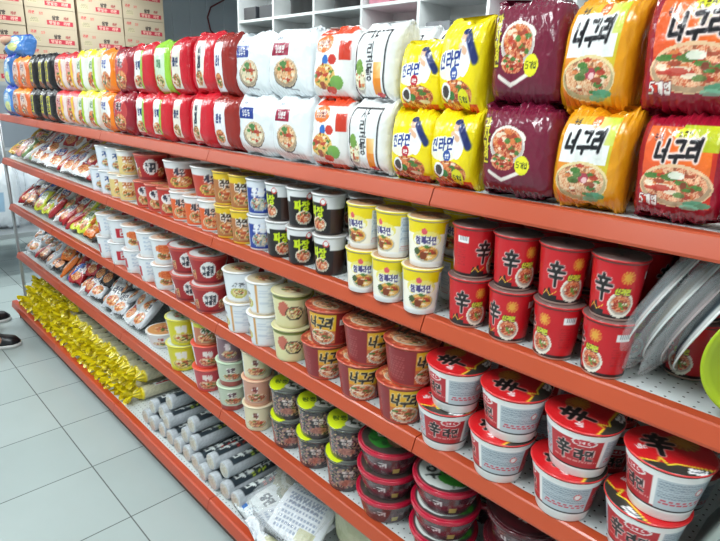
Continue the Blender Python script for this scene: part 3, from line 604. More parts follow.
CK('dred', .088, .066, .076, dred_body, dred_lid, 'wine red shrink-wrapped bowl with green lid picture', rim=(182, 24, 54), foot=(110, 100, 104), footh=.004, ns=130, nw=24, m=M_SHRINK, thickrim=.012, lidr=.93, obj='noodle_bowl')
CK('dred2', .088, .066, .076, dred_body, dred_lid2, 'wine red shrink-wrapped bowl with leafy dark lid', rim=(182, 24, 54), foot=(110, 100, 104), footh=.004, ns=130, nw=24, m=M_SHRINK, thickrim=.012, lidr=.93, obj='noodle_bowl')
CK('brown', .088, .066, .076, dred_body, brown_lid, 'dark brown-red shrink-wrapped bowl', rim=(78, 20, 30), foot=(60, 30, 34), footh=.004, ns=110, nw=22, m=M_SHRINK, thickrim=.012, lidr=.93, obj='noodle_bowl')

# ------------------------------------------------------------------ room
def room():
    struct(box_obj('floor', (-10, -3.2, -.1, 3.2, 6.2, 0), tiles()))
    struct(box_obj('ceiling', (-10, -3.2, 3.0, 3.2, 6.2, 3.1), M_CEIL))
    struct(box_obj('wall_left', (-10.1, -3.2, 0, -10, 6.2, 3), M_DARKWALL))
    struct(box_obj('wall_right', (3.2, -3.2, 0, 3.3, 6.2, 3), M_WALL))
    struct(box_obj('wall_front', (-10, -3.3, 0, 3.2, -3.2, 3), M_WALL))
    struct(box_obj('wall_back', (-10, 6.2, 0, 3.2, 6.3, 3), M_DARKWALL))
room()
fixture_mat = bpy.data.materials.new('lit_tube'); fixture_mat.use_nodes = True
fb = fixture_mat.node_tree.nodes['Principled BSDF']; fb.inputs['Emission Color'].default_value = (.93, 1, .98, 1); fb.inputs['Emission Strength'].default_value = 9
for i, (x, y) in enumerate(LAMPS):
    e = empty('ceiling_light', (x, y, LZ)); tag(e, 'long white fluorescent ceiling light fitting with lit tubes above the aisles', 'ceiling light', 'fluorescent ceiling lights')  # the two leftmost fittings are added ones, for extra light on the far wall
    box_obj('housing', (-.18, -.62, -.005, .18, .62, .066), M_WHITE, e)
    for s in (-.09, .09):
        bm = bmesh.new(); tube(bm, (s, -.58, -.03), (s, .58, -.03), .015); done('lamp_tube', bm, fixture_mat, e, True)

# ------------------------------------------------------------------ the gondola
X0, BW = -4.30, .9
DZ = {1: 1.432, 2: 1.150, 3: .840, 4: .500}
GX = empty('store_shelf', (-4.30, .9, 0)); tag(GX, 'long steel gondola shelf unit with orange front rails and white perforated boards', 'shelf unit')
def part(name, bm, m, smooth=False):
    o = done(name, bm, m, GX, smooth); o.location = (4.30, -.9, 0); return o
def strip(prof, x0, x1):
    bm = bmesh.new(); a = [bm.verts.new((x0, y, z)) for y, z in prof]; b = [bm.verts.new((x1, y, z)) for y, z in prof]
    n = len(prof)
    for i in range(n): bm.faces.new((a[i], a[(i + 1) % n], b[(i + 1) % n], b[i]))
    bm.faces.new(a[::-1]); bm.faces.new(b)
    bmesh.ops.recalc_face_normals(bm, faces=bm.faces); return bm
for lv, z in DZ.items():
    for i in range(6):
        xa, xb = X0 + i * BW + .0015, X0 + (i + 1) * BW - .0015
        bm = bmesh.new(); bx(bm, xa, .922, z - .026, xb, 1.345, z - .001)
        deck = part('shelf_board', bm, M_DECK)
        bm = strip([(.926, z), (.903, z), (.8995, z - .003), (.888, z - .032), (.889, z - .037), (.894, z - .037), (.904, z - .028), (.918, z - .026), (.926, z - .026)], xa, xb)
        done('front_rail', bm, M_ORANGE, deck)
for i in range(6):
    xa, xb = X0 - .05 * (i == 0) + i * BW + .0015, X0 + (i + 1) * BW - .0015; z = .143
    bm = bmesh.new(); bx(bm, xa, .852, z - .04, xb, 1.345, z - .001); deck = part('base_board', bm, M_DECK)
    done('front_rail', strip([(.86, z), (.835, z), (.829, z - .004), (.826, z - .018), (.822, z - .042), (.824, z - .048), (.836, z - .050), (.85, z - .04), (.86, z - .04)], xa, xb), M_ORANGE2, deck)
    bm = bmesh.new(); bx(bm, xa, .868, 0, xb, .88, .103); part('kick_panel', bm, M_KICK)
    bm = bmesh.new(); bx(bm, xa, 1.35, 0, xb, 1.362, 1.62); part('back_panel', bm, M_BACK)
bm = bmesh.new(); bx(bm, -4.353, .862, 0, -4.347, 1.34, .103); part('end_panel', bm, M_KICK)
for i in range(7):
    bm = bmesh.new(); bx(bm, X0 + i * BW - .02, 1.363, 0, X0 + i * BW + .02, 1.40, 1.66); part('rear_upright', bm, M_STEEL)
bm = bmesh.new(); tube(bm, (-4.318, .912, 0.145), (-4.318, .912, 1.395), .011); part('front_post', bm, M_STEEL, True)

# ------------------------------------------------------------------ top shelf bags
ORD = ['first', 'second', 'third', 'fourth', 'fifth', 'sixth', 'seventh', 'eighth', 'ninth', 'tenth', 'eleventh', 'twelfth', 'thirteenth', 'fourteenth', 'fifteenth']
TZ = DZ[1]
# left edges of the bags along the shelf, lower and upper layer
FARX = [-2.535, -2.67, -2.805, -2.96, -3.12, -3.26, -3.40, -3.54, -3.72, -3.90, -4.09]
KINDS = ['neo_r', 'neo_r', 'neo_o', 'maroon', 'jin_a', 'jin_b', 'gom', 'ansung', 'w_red', 'w_blue', 'm_white', 'r_label', 'r_label2', 'r_green', 'r_green', 'dred', 'orange', 'lime', 'lime', 'pink', 'pink', 'black', 'black', 'black', 'orange_mix', 'orange_mix', 'blue']
LOWX = [-.190, -.323, -.450, -.604, -.716, -.840, -.978, -1.112, -1.277, -1.454, -1.590, -1.754, -1.872, -2.022, -2.185, -2.375] + FARX
UPX = [-.188, -.344, -.470, -.613, -.722, -.841, -.983, -1.131, -1.312, -1.484, -1.592, -1.744, -1.872, -2.008, -2.200, -2.375] + FARX
cnt = {}
jr = random.Random(3)
SC = {'neo_r': (1, .98), 'neo_o': (1, .98)}
allb = []
for i, k in enumerate(KINDS):
    for lay, ed in ((0, LOWX), (1, UPX)):
        if lay and i == 0: continue
        ku = 'green' if (lay and i == 13) else k
        wd = (ed[i - 1] - ed[i] - .003) if i else .125
        allb.append((ku, ed[i] + wd / 2 - .008, lay, i, wd))
order = {}
for k, x, lay, i, wd in sorted(allb, key=lambda t: -t[1]):
    order[(k, x, lay)] = sum(1 for q in allb if q[0] == k and q[2] == lay and q[1] > x)
tot = {}
for k, x, lay, i, wd in allb: tot[(k, lay)] = tot.get((k, lay), 0) + 1
for k, x, lay, i, wd in allb:
    W, H, D, art, desc, kw = BAGS[k]
    sz = 1.0
    z = TZ + .001 if lay == 0 else TZ + .001 + BAGS[KINDS[i]][1] * .985 - .004
    sx = wd / W
    if lay == 1: sz = {'neo_r': 1.12, 'neo_o': 1.08, 'maroon': 1.10, 'jin_a': 1.16, 'jin_b': .95}.get(k, 1.09 if i > 9 else 1.02)
    y = .905 + D / 2 + (.012 if lay else 0) + jr.uniform(-.006, .006)
    n = order[(k, x, lay)]
    lab = desc.replace('multipack noodle bag', 'noodle multipack') + (', upper layer' if lay else ', lower layer')
    if tot[(k, lay)] > 1: lab += ', ' + ORD[n] + ' from right'
    else: lab += ' of top shelf'
    wlist = lab.split()
    bag(k, x, y, z, ' '.join(wlist[:16]), sx=sx, sz=sz, rz=jr.uniform(-.05, .05), tilt=jr.uniform(-.03, .02) if lay == 0 else jr.uniform(-.05, -.01))
# second row of multipacks behind, seen over the front ones
back = [('gom', -.80, 'white black-framed noodle multipack standing behind the yellow bags on top shelf'), ('gom', -.95, 'white black-framed noodle multipack in rear row behind its own kind'), ('w_red', -1.13, 'white red-labelled noodle multipack in rear row behind orange-red one'), ('w_blue', -1.33, 'white blue-labelled noodle multipack in the rear row of the top shelf'),
        ('m_white', -1.52, 'brown-red noodle multipack in rear row behind white blue-labelled bags'), ('r_label', -1.70, 'bright red noodle multipack in rear row behind its own kind'), ('r_label', -1.88, 'bright red noodle multipack in rear row behind slim red ones'), ('dred', -2.2, 'wine red noodle multipack in rear row behind lime-striped red bags'),
        ('dred', -2.38, 'wine red noodle multipack in rear row behind its own kind'), ('lime', -2.65, 'white lime-striped noodle multipack in rear row of the top shelf'), ('maroon', -.50, 'maroon noodle multipack in rear row behind its own kind'), ('neo_o', -.33, 'orange-yellow noodle multipack in rear row behind its own kind')]
for k, x, lab in back:
    W, H, D, *_ = BAGS[k]
    for lay in (0, 1):
        bag(k, x, 1.115 + .0, TZ + .001 + lay * (H * .985 - .003), lab + (', upper' if lay else ', lower') if len(lab.split()) < 16 else lab, sz=1.0 if not lay else 1.04, rz=jr.uniform(-.06, .06), sy=.9)

# ------------------------------------------------------------------ cups
SHN = {2: 'second shelf', 3: 'third shelf', 4: 'fourth shelf'}
ROWS = []   # (shelf, layer, kind, x, y offset of the front edge, uc, lid rotation)
def row(sh, lay, k, xs, uc=.15, lr=.3, yo=None, jit=.02):
    if yo is None: yo = {2: .0, 3: -.018, 4: -.008}[sh]
    for i, x in enumerate(xs):
        u = uc[i] if isinstance(uc, (list, tuple)) else uc + jr.uniform(-jit, jit)
        ROWS.append((sh, lay, k, x, yo, u, (lr[i] if isinstance(lr, (list, tuple)) else lr) + jr.uniform(-.15, .15)))
row(2, 0, 'shin', [-.62, -.521, -.422, -.327], uc=[.17, .25, .35, .34], yo=-.004); row(2, 1, 'shin', [-.62, -.522, -.425, -.328], uc=[.53, .15, .16, .2], yo=-.004)
row(2, 0, 'jin', [-.916, -.828, -.733 - .0], uc=[.15, .15, .14], yo=-.026); row(2, 1, 'jin', [-.920, -.824, -.727], uc=[.25, .26, .15], yo=-.022)
row(2, 0, 'blk', [-1.290, -1.190, -1.072], uc=[.12, .13, .24]); row(2, 1, 'blk', [-1.288, -1.188, -1.078], uc=[.28, .13, .26])
row(2, 0, 'blk', [-1.0 + .018], uc=[.3], yo=.04); row(2, 1, 'blk', [-1.0 + .01], uc=[.3], yo=.05)
row(2, 0, 'blue', [-1.385]); row(2, 1, 'blue', [-1.388])
row(2, 0, 'yb', [-1.578, -1.482]); row(2, 1, 'yb', [-1.582, -1.486])
row(2, 0, 'ow', [-1.895, -1.79, -1.685]); row(2, 1, 'wr', [-1.925, -1.72 - .0])
row(2, 0, 'rn', [-2.21, -2.105, -2.0]); row(2, 1, 'rk', [-2.185])
row(2, 0, 'oy', [-2.375, -2.475 + .0]); row(2, 1, 'oy', [-2.36])
row(2, 0, 'wb', [-2.585, -2.70]); row(2, 1, 'wb', [-2.48, -2.60])
row(3, 0, 'sb', [-.652, -.506, -.358, -.212], uc=[.13, .36, .37, .17], yo=-.026, lr=[.4, 1.6, 1.7, -.5]); row(3, 1, 'sb', [-.632, -.488, -.343, -.195], uc=[.3, .32, .14, .28], yo=-.026, lr=[1.7, 1.8, 1.6, .5])
row(3, 0, 'neo', [-1.09, -.940, -.793], uc=[.08, .12, .11]); row(3, 1, 'neo', [-1.07, -.918, -.772], uc=[.2, .04, .0])
row(3, 0, 'cream', [-1.235]); row(3, 1, 'cream', [-1.235])
row(3, 0, 'white', [-1.372, -1.510], uc=[.36, .36]); row(3, 1, 'white', [-1.372, -1.510], uc=[.34, .15])
row(3, 0, 'kim', [-1.735, -1.890], uc=.12); row(3, 1, 'kim', [-1.74, -1.895], uc=.12)
row(3, 0, 'wo3', [-2.06]); row(3, 1, 'wo3', [-2.055]); row(3, 0, 'w3', [-2.195], uc=.36)
row(3, 1, 'w3', [-2.19], uc=.36); row(3, 0, 'w3', [-2.345], uc=.36); row(3, 1, 'wo3', [-2.335]); row(3, 0, 'w3', [-2.505, -2.65], uc=[.12, .36]); row(3, 1, 'w3', [-2.49, -2.63], uc=[.12, .36])
row(4, 0, 'wbowl', [-2.262], yo=.02)
row(4, 0, 'yel', [-2.0]); row(4, 1, 'yel', [-1.99])
for L in (0, 1): row(4, L, 'pink', [-1.78])
row(4, 2, 'snack', [-1.775])
for L in (0, 1): row(4, L, 'grn', [-1.60])
row(4, 2, 'plum', [-1.595])
row(4, 0, 'crm4', [-1.43]); row(4, 1, 'pk4', [-1.43]); row(4, 2, 'crm4', [-1.43])
row(4, 0, 'blkb', [-1.285, -1.148, -1.008], yo=.005, lr=.9); row(4, 1, 'blkb', [-1.285, -1.143, -1.003], yo=.005, lr=.85)
for L in (0, 1, 2): row(4, L, 'dred2', [-.85], yo=-.006, lr=.75); row(4, L, 'dred', [-.655], yo=-.006, lr=.7)
for L in (0, 1, 2): row(4, L, 'brown', [-.455, -.262], yo=.02)

front = {}
colx = {}
for sh, lay, k, x, yo, u, lr in ROWS:
    c = CUPS[k]; y = .90 + yo + c['rt']
    colx.setdefault((sh, lay), []).append((x, y, k))
def base_z(sh, lay, x):
    z = DZ[sh] + .0005
    for L in range(lay):
        q = min(colx[(sh, L)], key=lambda t: abs(t[0] - x)); z += CUPS[q[2]]['h'] + .0005
    return z
LAYN = {0: 'bottom', 1: 'second', 2: 'third'}
for sh, lay, k, x, yo, u, lr in ROWS:
    c = CUPS[k]; y = .90 + yo + c['rt']; same = sorted([r[3] for r in ROWS if r[0] == sh and r[1] == lay and r[2] == k]); n = same.index(x)
    lab = f"{c['desc']}, {'top' if lay and lay == max(q[1] for q in ROWS if q[0]==sh and q[2]==k) else 'bottom' if lay == 0 else 'middle'} layer"
    if len(same) > 1: lab += f", {ORD[n]} from left" if len(lab.split()) > 9 else f", {ORD[n]} of its kind from left"
    else: lab += f", {SHN[sh]}"
    e = cup(k, x, y, base_z(sh, lay, x), lab, u, lr)
# rear rows
def rear(sh, k, xs, y0, nrow, layers, step=None):
    c = CUPS[k]; st = step or 2 * c['rt'] + .002
    g = f"{c['desc']}s in the rear rows of the {SHN[sh]}"
    for L in range(layers):
        for j in range(nrow):
            for x in xs:
                cup(k, x + jr.uniform(-.0006, .0006), y0 + j * st, DZ[sh] + .0005 + L * (c['h'] + .0005), f"{c['desc']} standing behind the front row, {SHN[sh]}", jr.random(), jr.uniform(0, 6), g)
rear(2, 'shin', [-.62, -.521, -.422, -.3235, -.224], 1.055, 2, 2); rear(2, 'jin', [-.925, -.828, -.73], 1.053, 2, 2); rear(2, 'blk', [-1.29, -1.19, -1.08], 1.055, 2, 2)
cup('blk', -1.0 + .0, 1.10, DZ[2] + .0005, 'black and white noodle cup behind the leftmost yellow cup, bottom layer', .3); cup('blk', -1.0 + .0, 1.10, DZ[2] + .1095, 'black and white noodle cup behind the leftmost yellow cup, top layer', .3)
rear(2, 'blue', [-1.388], 1.05, 2, 2); rear(2, 'yb', [-1.582, -1.486], 1.05, 2, 2); rear(2, 'ow', [-1.895, -1.79, -1.685], 1.065, 1, 2); rear(2, 'rn', [-2.21, -2.105, -2.0], 1.065, 1, 2); rear(2, 'oy', [-2.375, -2.48], 1.065, 1, 2); rear(2, 'wb', [-2.59, -2.70], 1.07, 1, 2)
rear(3, 'sb', [-.652, -.504, -.356, -.208], 1.125, 1, 2); rear(3, 'neo', [-1.09, -.940, -.793], 1.125, 1, 2); rear(3, 'cream', [-1.235], 1.10, 1, 2); rear(3, 'white', [-1.372, -1.505], 1.10, 1, 2)
rear(3, 'kim', [-1.735, -1.89], 1.13, 1, 2); rear(3, 'wo3', [-2.055], 1.10, 1, 2); rear(3, 'w3', [-2.19, -2.345, -2.50, -2.64], 1.10, 1, 2)
rear(4, 'blkb', [-1.285, -1.148, -1.008], 1.13, 1, 2); rear(4, 'dred', [-.853, -.655], 1.19, 1, 3); rear(4, 'wbowl', [-2.22, -2.385], 1.16, 1, 3); rear(4, 'yel', [-2.0], 1.13, 1, 2); rear(4, 'pink', [-1.78], 1.095, 1, 2); rear(4, 'grn', [-1.60], 1.09, 1, 2); rear(4, 'crm4', [-1.43], 1.09, 1, 3)

# ------------------------------------------------------------------ loose single packets at the far end of shelves 2-4
def a_small(bg, c1, tc, dark=False):
    def f(c):
        c.bg(bg); c.ell(.45, .62, .4, .26, c1); c.text('라면', .42, .66, .24, tc, .2, out=(245, 245, 240)); c.food(.5, .26, .44, .24, (200, 96, 50), (236, 200, 140), bowl=None, seed=int(sum(bg)) % 7, n=6); c.rect(-1, .94, 9, 1, (225, 225, 228))
    return f
SMALL = {}
for nm, bg, c1, tc in (('golden', (206, 170, 60), (226, 200, 90), (90, 40, 30)), ('red', (170, 36, 44), (224, 216, 214), (40, 50, 110)), ('white', (226, 228, 230), (150, 50, 60), (40, 60, 130)), ('brown', (96, 62, 52), (190, 150, 110), (220, 60, 50)),
                       ('pink', (216, 150, 150), (236, 236, 238), (160, 30, 60)), ('blue', (46, 96, 190), (150, 190, 230), (240, 240, 245)), ('green', (120, 150, 96), (206, 216, 190), (160, 40, 50)), ('lime', (206, 214, 60), (236, 236, 210), (60, 110, 40)),
                       ('orange', (222, 116, 40), (240, 220, 180), (120, 30, 30)), ('black', (40, 34, 36), (110, 60, 50), (220, 210, 200)), ('silver', (196, 200, 206), (232, 232, 236), (60, 66, 90)), ('maroon', (110, 30, 46), (170, 90, 90), (230, 220, 220))):
    SMALL[nm] = pillow('noodle_packet', .115, .16, .036, a_small(bg, c1, tc), seed=len(SMALL) + 40, res=.34, wr=.8)
SHTXT = {2: 'second shelf', 3: 'third shelf', 4: 'fourth shelf'}
def heap(sh, x0, x1, cols, layers, pitch=.104, lean=.95):
    n = 0; x = x0; cc = {}
    while x < x1:
        for L in range(layers):
            nm = cols[int((x - x0) / (x1 - x0) * len(cols) + jr.uniform(-1.2, 1.2)) % len(cols)] if jr.random() < .7 else jr.choice(cols)
            o = link('noodle_packet', SMALL[nm])
            a = lean + jr.uniform(-.2, .2)
            # packets lie back against one another, face up towards the aisle
            o.location = (x + jr.uniform(-.012, .012), .945 + L * .062, DZ[sh] + .032 + L * (.055 if sh == 4 else .048))
            o.rotation_euler = (-a, jr.uniform(-.15, .15), jr.uniform(-.5, .5)); o.scale = (.95 * jr.uniform(.9, 1.05), 1, jr.uniform(.88, 1.02))
            cc[(nm, L)] = cc.get((nm, L), 0) + 1
            tag(o, f"{nm} noodle packet lying in {['the front', 'the middle', 'the rear', 'the last'][L]} of heap, {SHTXT[sh]}, {ORD[cc[(nm, L)] - 1]} from the far post", 'noodle packet', f'loose noodle packets on the {SHTXT[sh]}')
            n += 1
        n += 1; x += pitch
heap(2, -4.22, -2.86, ['golden', 'brown', 'green', 'white', 'pink', 'white', 'red', 'golden', 'red', 'white'], 4)
heap(3, -4.22, -2.80, ['red', 'blue', 'brown', 'lime', 'white', 'red', 'green', 'orange', 'lime', 'black'], 4)
heap(4, -4.22, -2.42, ['silver', 'silver', 'brown', 'black', 'blue', 'orange', 'white', 'red', 'black', 'silver', 'silver', 'white'], 4)

# ------------------------------------------------------------------ base shelf: dried noodle bundles in yellow film
def bundle_meshes(seed, label, yr=(240, 218, 30)):
    ns = 44; th = np.arange(ns) / ns * 2 * PI
    # body along +y from y=.07 to .32
    ys = np.linspace(.055, .33, 34); R = .033 * np.minimum(1, ((ys - .05) / .02) ** .5) * np.minimum(1, ((.335 - ys) / .02) ** .5)
    P = np.zeros((34, ns, 3)); P[..., 0] = R[:, None] * np.cos(th); P[..., 2] = R[:, None] * np.sin(th) * .95; P[..., 1] = ys[:, None]
    P[..., 2] += .0012 * np.sin(th * 9 + ys[:, None] * 40)
    U = np.tile(th / (2 * PI), (34, 1)); V = np.tile(((ys - .055) / .275)[:, None], (1, ns))
    cv = Cv(V, U, .27, .2)
    cv.bg((214, 208, 178)); cv.c = cv.c * (1 - .07 * (cv.noise(500, 2)[:, None] > 0)); cv.rect(0, 0, .07, 1, yr); cv.rect(.3, .12, .95, .40, (228, 230, 226)); cv.text('소면 국수', .62, .27, .16, label[0], .18); cv.rect(.33, .14, .6, .19, label[1]); cv.circ(.25, .25, .009, (90, 80, 70)); cv.rect(0, .44, 1, .47, yr)
    b = grid_mesh('body', P, cv.out(), M_FILM, caps=True)
    t = np.linspace(0, 1, 16); yy = .058 - t * .068; rr = np.interp(t, [0, .15, .45, .55, .75, 1], [.03, .022, .010, .012, .022, .026])
    P = np.zeros((16, ns, 3)); fr = 1 + (.2 + .4 * t[:, None]) * np.sin(th * 5 + seed + 2 * t[:, None]) * (t[:, None] > .5) + .16 * np.sin(th * 8 + seed * 2 + 5 * t[:, None])
    P[..., 0] = rr[:, None] * np.cos(th) * fr; P[..., 2] = rr[:, None] * np.sin(th) * fr; P[..., 1] = yy[:, None] + .010 * np.sin(th * 5 + seed) * t[:, None] ** 2
    C = np.zeros((16, ns, 3)); C[:] = yr; C = C * (1 - .16 * (np.sin(th * 7 + seed) < -.4)[None, :, None])
    P[..., 1] -= .058; tw = grid_mesh('twisted_end', P, C, M_FILM, caps=False)
    return b, tw
VAR = [bundle_meshes(s, l) for s, l in ((1, ((60, 60, 70), (190, 50, 40))), (3, ((50, 60, 130), (200, 60, 40))), (5, ((60, 70, 60), (40, 140, 70))))]
bn = 0
def bundle(x, y, z, rz, rx, label):
    global bn
    b, t = VAR[bn % 3]; bn += 1
    e = empty('noodle_bundle', (x, y, z), rz); e.rotation_euler = (rx, 0, rz); tag(e, label, 'noodle bundle', 'dried noodle bundles in yellow film on the base shelf')
    ob = link('body', b, e); ob.rotation_euler = (0, jr.uniform(-.4, .3), 0); ot = link('twisted_end', t, e); ot.location = (0, .058, .006); ot.rotation_euler = (jr.uniform(-.25, .25), jr.uniform(0, 6.2), jr.uniform(-.3, .3))
bx0, pit = -4.22, .0735
nb = 25
LN = ['bottom', 'second', 'top']
for L in range(3):
    for i in range(nb - L * (1 if L < 2 else 1) - (0 if L < 2 else 0)):
        x = bx0 + i * pit + L * pit / 2
        if L == 2 and 9 < i: continue
        bundle(x, .868 + L * .034 + jr.uniform(-.012, .012), .143 + .034 + L * .0655, jr.uniform(-.06, .06), 0, f"yellow-wrapped dried noodle bundle, {LN[L]} layer, base shelf, {['near far post', 'far half of pile', 'near half of pile', 'beside white rolls'][min(3, i * 4 // nb)]}")

# white label rolls
def roll_meshes(seed, band):
    ns = 44; th = np.arange(ns) / ns * 2 * PI; ys = np.concatenate([[0, .001], np.linspace(.004, .26, 40), [.261]]); R = np.concatenate([[.029, .0325], np.full(40, .034), [.033]])
    P = np.zeros((43, ns, 3)); P[..., 0] = R[:, None] * np.cos(th); P[..., 2] = R[:, None] * np.sin(th); P[..., 1] = ys[:, None]
    U = np.tile(th / (2 * PI), (43, 1)); V = np.tile((ys / .261)[:, None], (1, ns)); cv = Cv(V, U, .261, .2136)
    cv.bg((192, 198, 204)); cv.c = cv.c * (1 - .06 * (cv.noise(600, 3)[:, None] > 0))
    # the band is on the upper aisle-facing side
    cv.rect(.10, .10, .98, .37, (44, 54, 62)); cv.text('메밀국수', .5, .27, .15, (226, 232, 230), .17, asp=1.3, out=None); cv.text('쫄깃한', .55, .15, .06, band, .2, asp=2.); cv.rect(.14, .40, .98, .43, (176, 186, 196)); cv.lines(.3, .55, .9, .7, (120, 130, 140), 4, .5)
    b = grid_mesh('roll_body', P, cv.out(), M_ROLL, caps=True)
    r = np.linspace(.029, .001, 10); P = np.zeros((10, ns, 3)); P[..., 0] = r[:, None] * np.cos(th); P[..., 2] = r[:, None] * np.sin(th); P[..., 1] = -.0005 + .0015 * np.sin(r * 900)[:, None]
    cv = Cv(P[..., 0] / .06 + .5, P[..., 2] / .06 + .5, .06, .06); cv.bg((216, 212, 202)); cv.speck(0, 0, 1, 1, (176, 168, 150), 700, .1, a=.7); cv.ell(.5, .5, .2, .2, (196, 186, 166))
    return b, grid_mesh('end_cap', P, cv.out(), M_ROLL, caps=False)
M_ROLL = mat('roll_wrap', rough=.28, coat=.3, bump=.12, bscale=40, attr=True)
RV = [roll_meshes(1, (214, 70, 60)), roll_meshes(2, (190, 210, 60))]
rl = [(-1.49, 0), (-1.565, 0), (-1.64, 0), (-1.715, 0), (-1.79, 0), (-1.865, 0), (-1.94, 0), (-2.015, 0), (-2.09, 0), (-2.165, 0), (-2.24, 0),
      (-1.60, 1), (-1.6775, 1), (-1.83, 1), (-1.905, 1), (-2.05, 1), (-2.1275, 1), (-2.2025, 1), (-1.868, 2), (-2.09, 2)]
for j, (x, L) in enumerate(rl):
    e = empty('noodle_roll', (x, .872 + L * .02 + jr.uniform(-.008, .01), .143 + .0345 + L * .0600), jr.uniform(-.03, .03)); n = sum(1 for q in rl if q[1] == L and q[0] > x)
    tag(e, f"white dried noodle roll with dark printed band, {LN[L]} layer, {ORD[n]} from the flat packets", 'noodle roll', 'white noodle rolls on the base shelf')
    b, c = RV[j % 2]; ob = link('roll_body', b, e); ob.rotation_euler = (0, jr.uniform(-.35, .15), 0); link('end_cap', c, e)

# flat packets, clear bag and big cream sack
def flat(name, W, H, D, art, loc, rot, label, cat, seed=1, m=None):
    me = pillow(name, W, H, D, art, seed=seed, res=.6); 
    if m: me.materials[0] = m
    o = link(name, me); o.location = loc; o.rotation_euler = rot; return tag(o, label, cat)
def a_kelp(c):
    c.bg((222, 228, 230)); c.ell(.5, .72, .3, .16, (120, 124, 90)); c.ell(.5, .72, .22, .1, (170, 160, 120)); c.rect(.08, .3, .9, .5, (236, 238, 238)); c.text('당면', .45, .4, .16, (30, 40, 60), .2); c.rect(.06, .05, .3, .12, (40, 110, 190)); c.lines(.4, .06, .9, .2, (90, 110, 140), 4, .6)
def a_can(c):
    c.bg((170, 168, 140)); c.ell(.5, .5, .4, .4, (206, 204, 190)); c.ell(.5, .5, .32, .32, (130, 118, 84)); c.speck(0, 0, 1, 1, (90, 90, 60), 200, .4, a=.5); c.text('국수', .5, .5, .2, (60, 50, 40), .16)
def a_print(c):
    c.bg((226, 230, 236)); c.lines(.05, .1, .9, .9, (120, 135, 165), 9, .75, 420); c.lines(.1, .55, .8, .75, (90, 100, 130), 2, .7, 300); c.rect(.6, .1, .95, .3, (200, 198, 160))
flat('noodle_packet', .19, .24, .035, a_kelp, (-1.405, .865, .165), (-1.45, 0, -.15), 'white and blue flat noodle packet lying next to the rolls on base shelf', 'noodle packet', 61)
flat('noodle_packet', .20, .22, .035, a_can, (-1.40, 1.02, .19), (-1.40, 0, .1), 'olive noodle packet with round pale print lying behind the flat blue-white packet', 'noodle packet', 62)
flat('noodle_packet', .21, .25, .03, a_can, (-1.24, 1.0, .20), (-1.42, 0, .1), 'olive and white packet half hidden under the wrapped pale packets on base shelf', 'noodle packet', 65)
flat('noodle_packet', .22, .26, .04, a_print, (-1.28, .825, .185), (-1.42, 0, -.25), 'pale packet with bluish print in loose clear wrap overhanging the base rail', 'noodle packet', 63)
flat('noodle_packet', .2, .2, .04, a_print, (-1.17, .86, .225), (-1.3, .1, .3), 'pale printed packet on top of the overhanging wrapped packet', 'noodle packet', 64)
flat('noodle_sack', .42, .30, .2, lambda c: (c.bg((196, 200, 168)), c.speck(0, 0, 1, 1, (176, 182, 146), 60, .1, a=.5)), (-.90, 1.09, .152), (-.1, 0, .05), 'large pale green-cream sack of dried noodles at the near end of base shelf', 'sack', 66)
wr_me = pillow('clear_wrap', .28, .26, .07, lambda c: c.bg((235, 238, 242)), seed=71, res=.5, wr=2.2); wr_me.materials[0] = M_CLEAR
o = link('clear_wrap', wr_me); o.location = (-1.24, .835, .255); o.rotation_euler = (-1.25, .1, .0); tag(o, 'crumpled clear plastic wrap over the pale printed packets', 'plastic wrap')

# ------------------------------------------------------------------ wrapped dishes at the right of shelf two
def dish(name, R, depth, col, m, inner=None):
    ns = 64; th = np.arange(ns) / ns * 2 * PI; rr = np.concatenate([np.linspace(.002, R, 22), [R + .004, R + .004], np.linspace(R - .002, .002, 16)]); 
    zz = np.concatenate([-depth * (1 - (np.linspace(0, 1, 22)) ** 2.2), [.001, .004], .003 - depth * (1 - (np.linspace(.98, 0, 16)) ** 2.2)])
    P = np.zeros((len(rr), ns, 3)); P[..., 0] = rr[:, None] * np.cos(th); P[..., 1] = rr[:, None] * np.sin(th) * (1 + .0); P[..., 2] = zz[:, None]
    P[..., 2] += .0012 * np.sin(th * 3)[None] * (rr[:, None] / R) ** 3
    C = np.zeros((len(rr), ns, 3)); C[:] = col; C[20:26] = inner or (226, 228, 226)
    return grid_mesh(name, P, C, m, caps=True)
dd = dish('tray', .127, .038, (92, 108, 118), M_SHRINK); dt = dish('tray', .124, .036, (150, 130, 100), M_SHRINK); dp = dish('tray', .12, .036, (90, 50, 60), M_SHRINK, (170, 150, 150)); dg = dish('green_tray', .084, .022, (150, 170, 20), M_CUP, (166, 188, 30))
film = pillow('plastic_sleeve', .255, .262, .04, lambda c: c.bg((226, 232, 236)), seed=75, res=.5, wr=.7); film.materials[0] = M_CLEAR
knot = pillow('gathered_knot', .06, .07, .045, lambda c: c.bg((214, 222, 226)), seed=77, res=.3, wr=2.4); knot.materials[0] = M_CLEAR
def orient(o, nrm, up=(0, 0, 1)):
    z = Vector(nrm).normalized(); x = Vector(up).cross(z).normalized(); y = z.cross(x); o.rotation_mode = 'QUATERNION'; o.rotation_quaternion = Matrix((x, y, z)).transposed().to_quaternion()
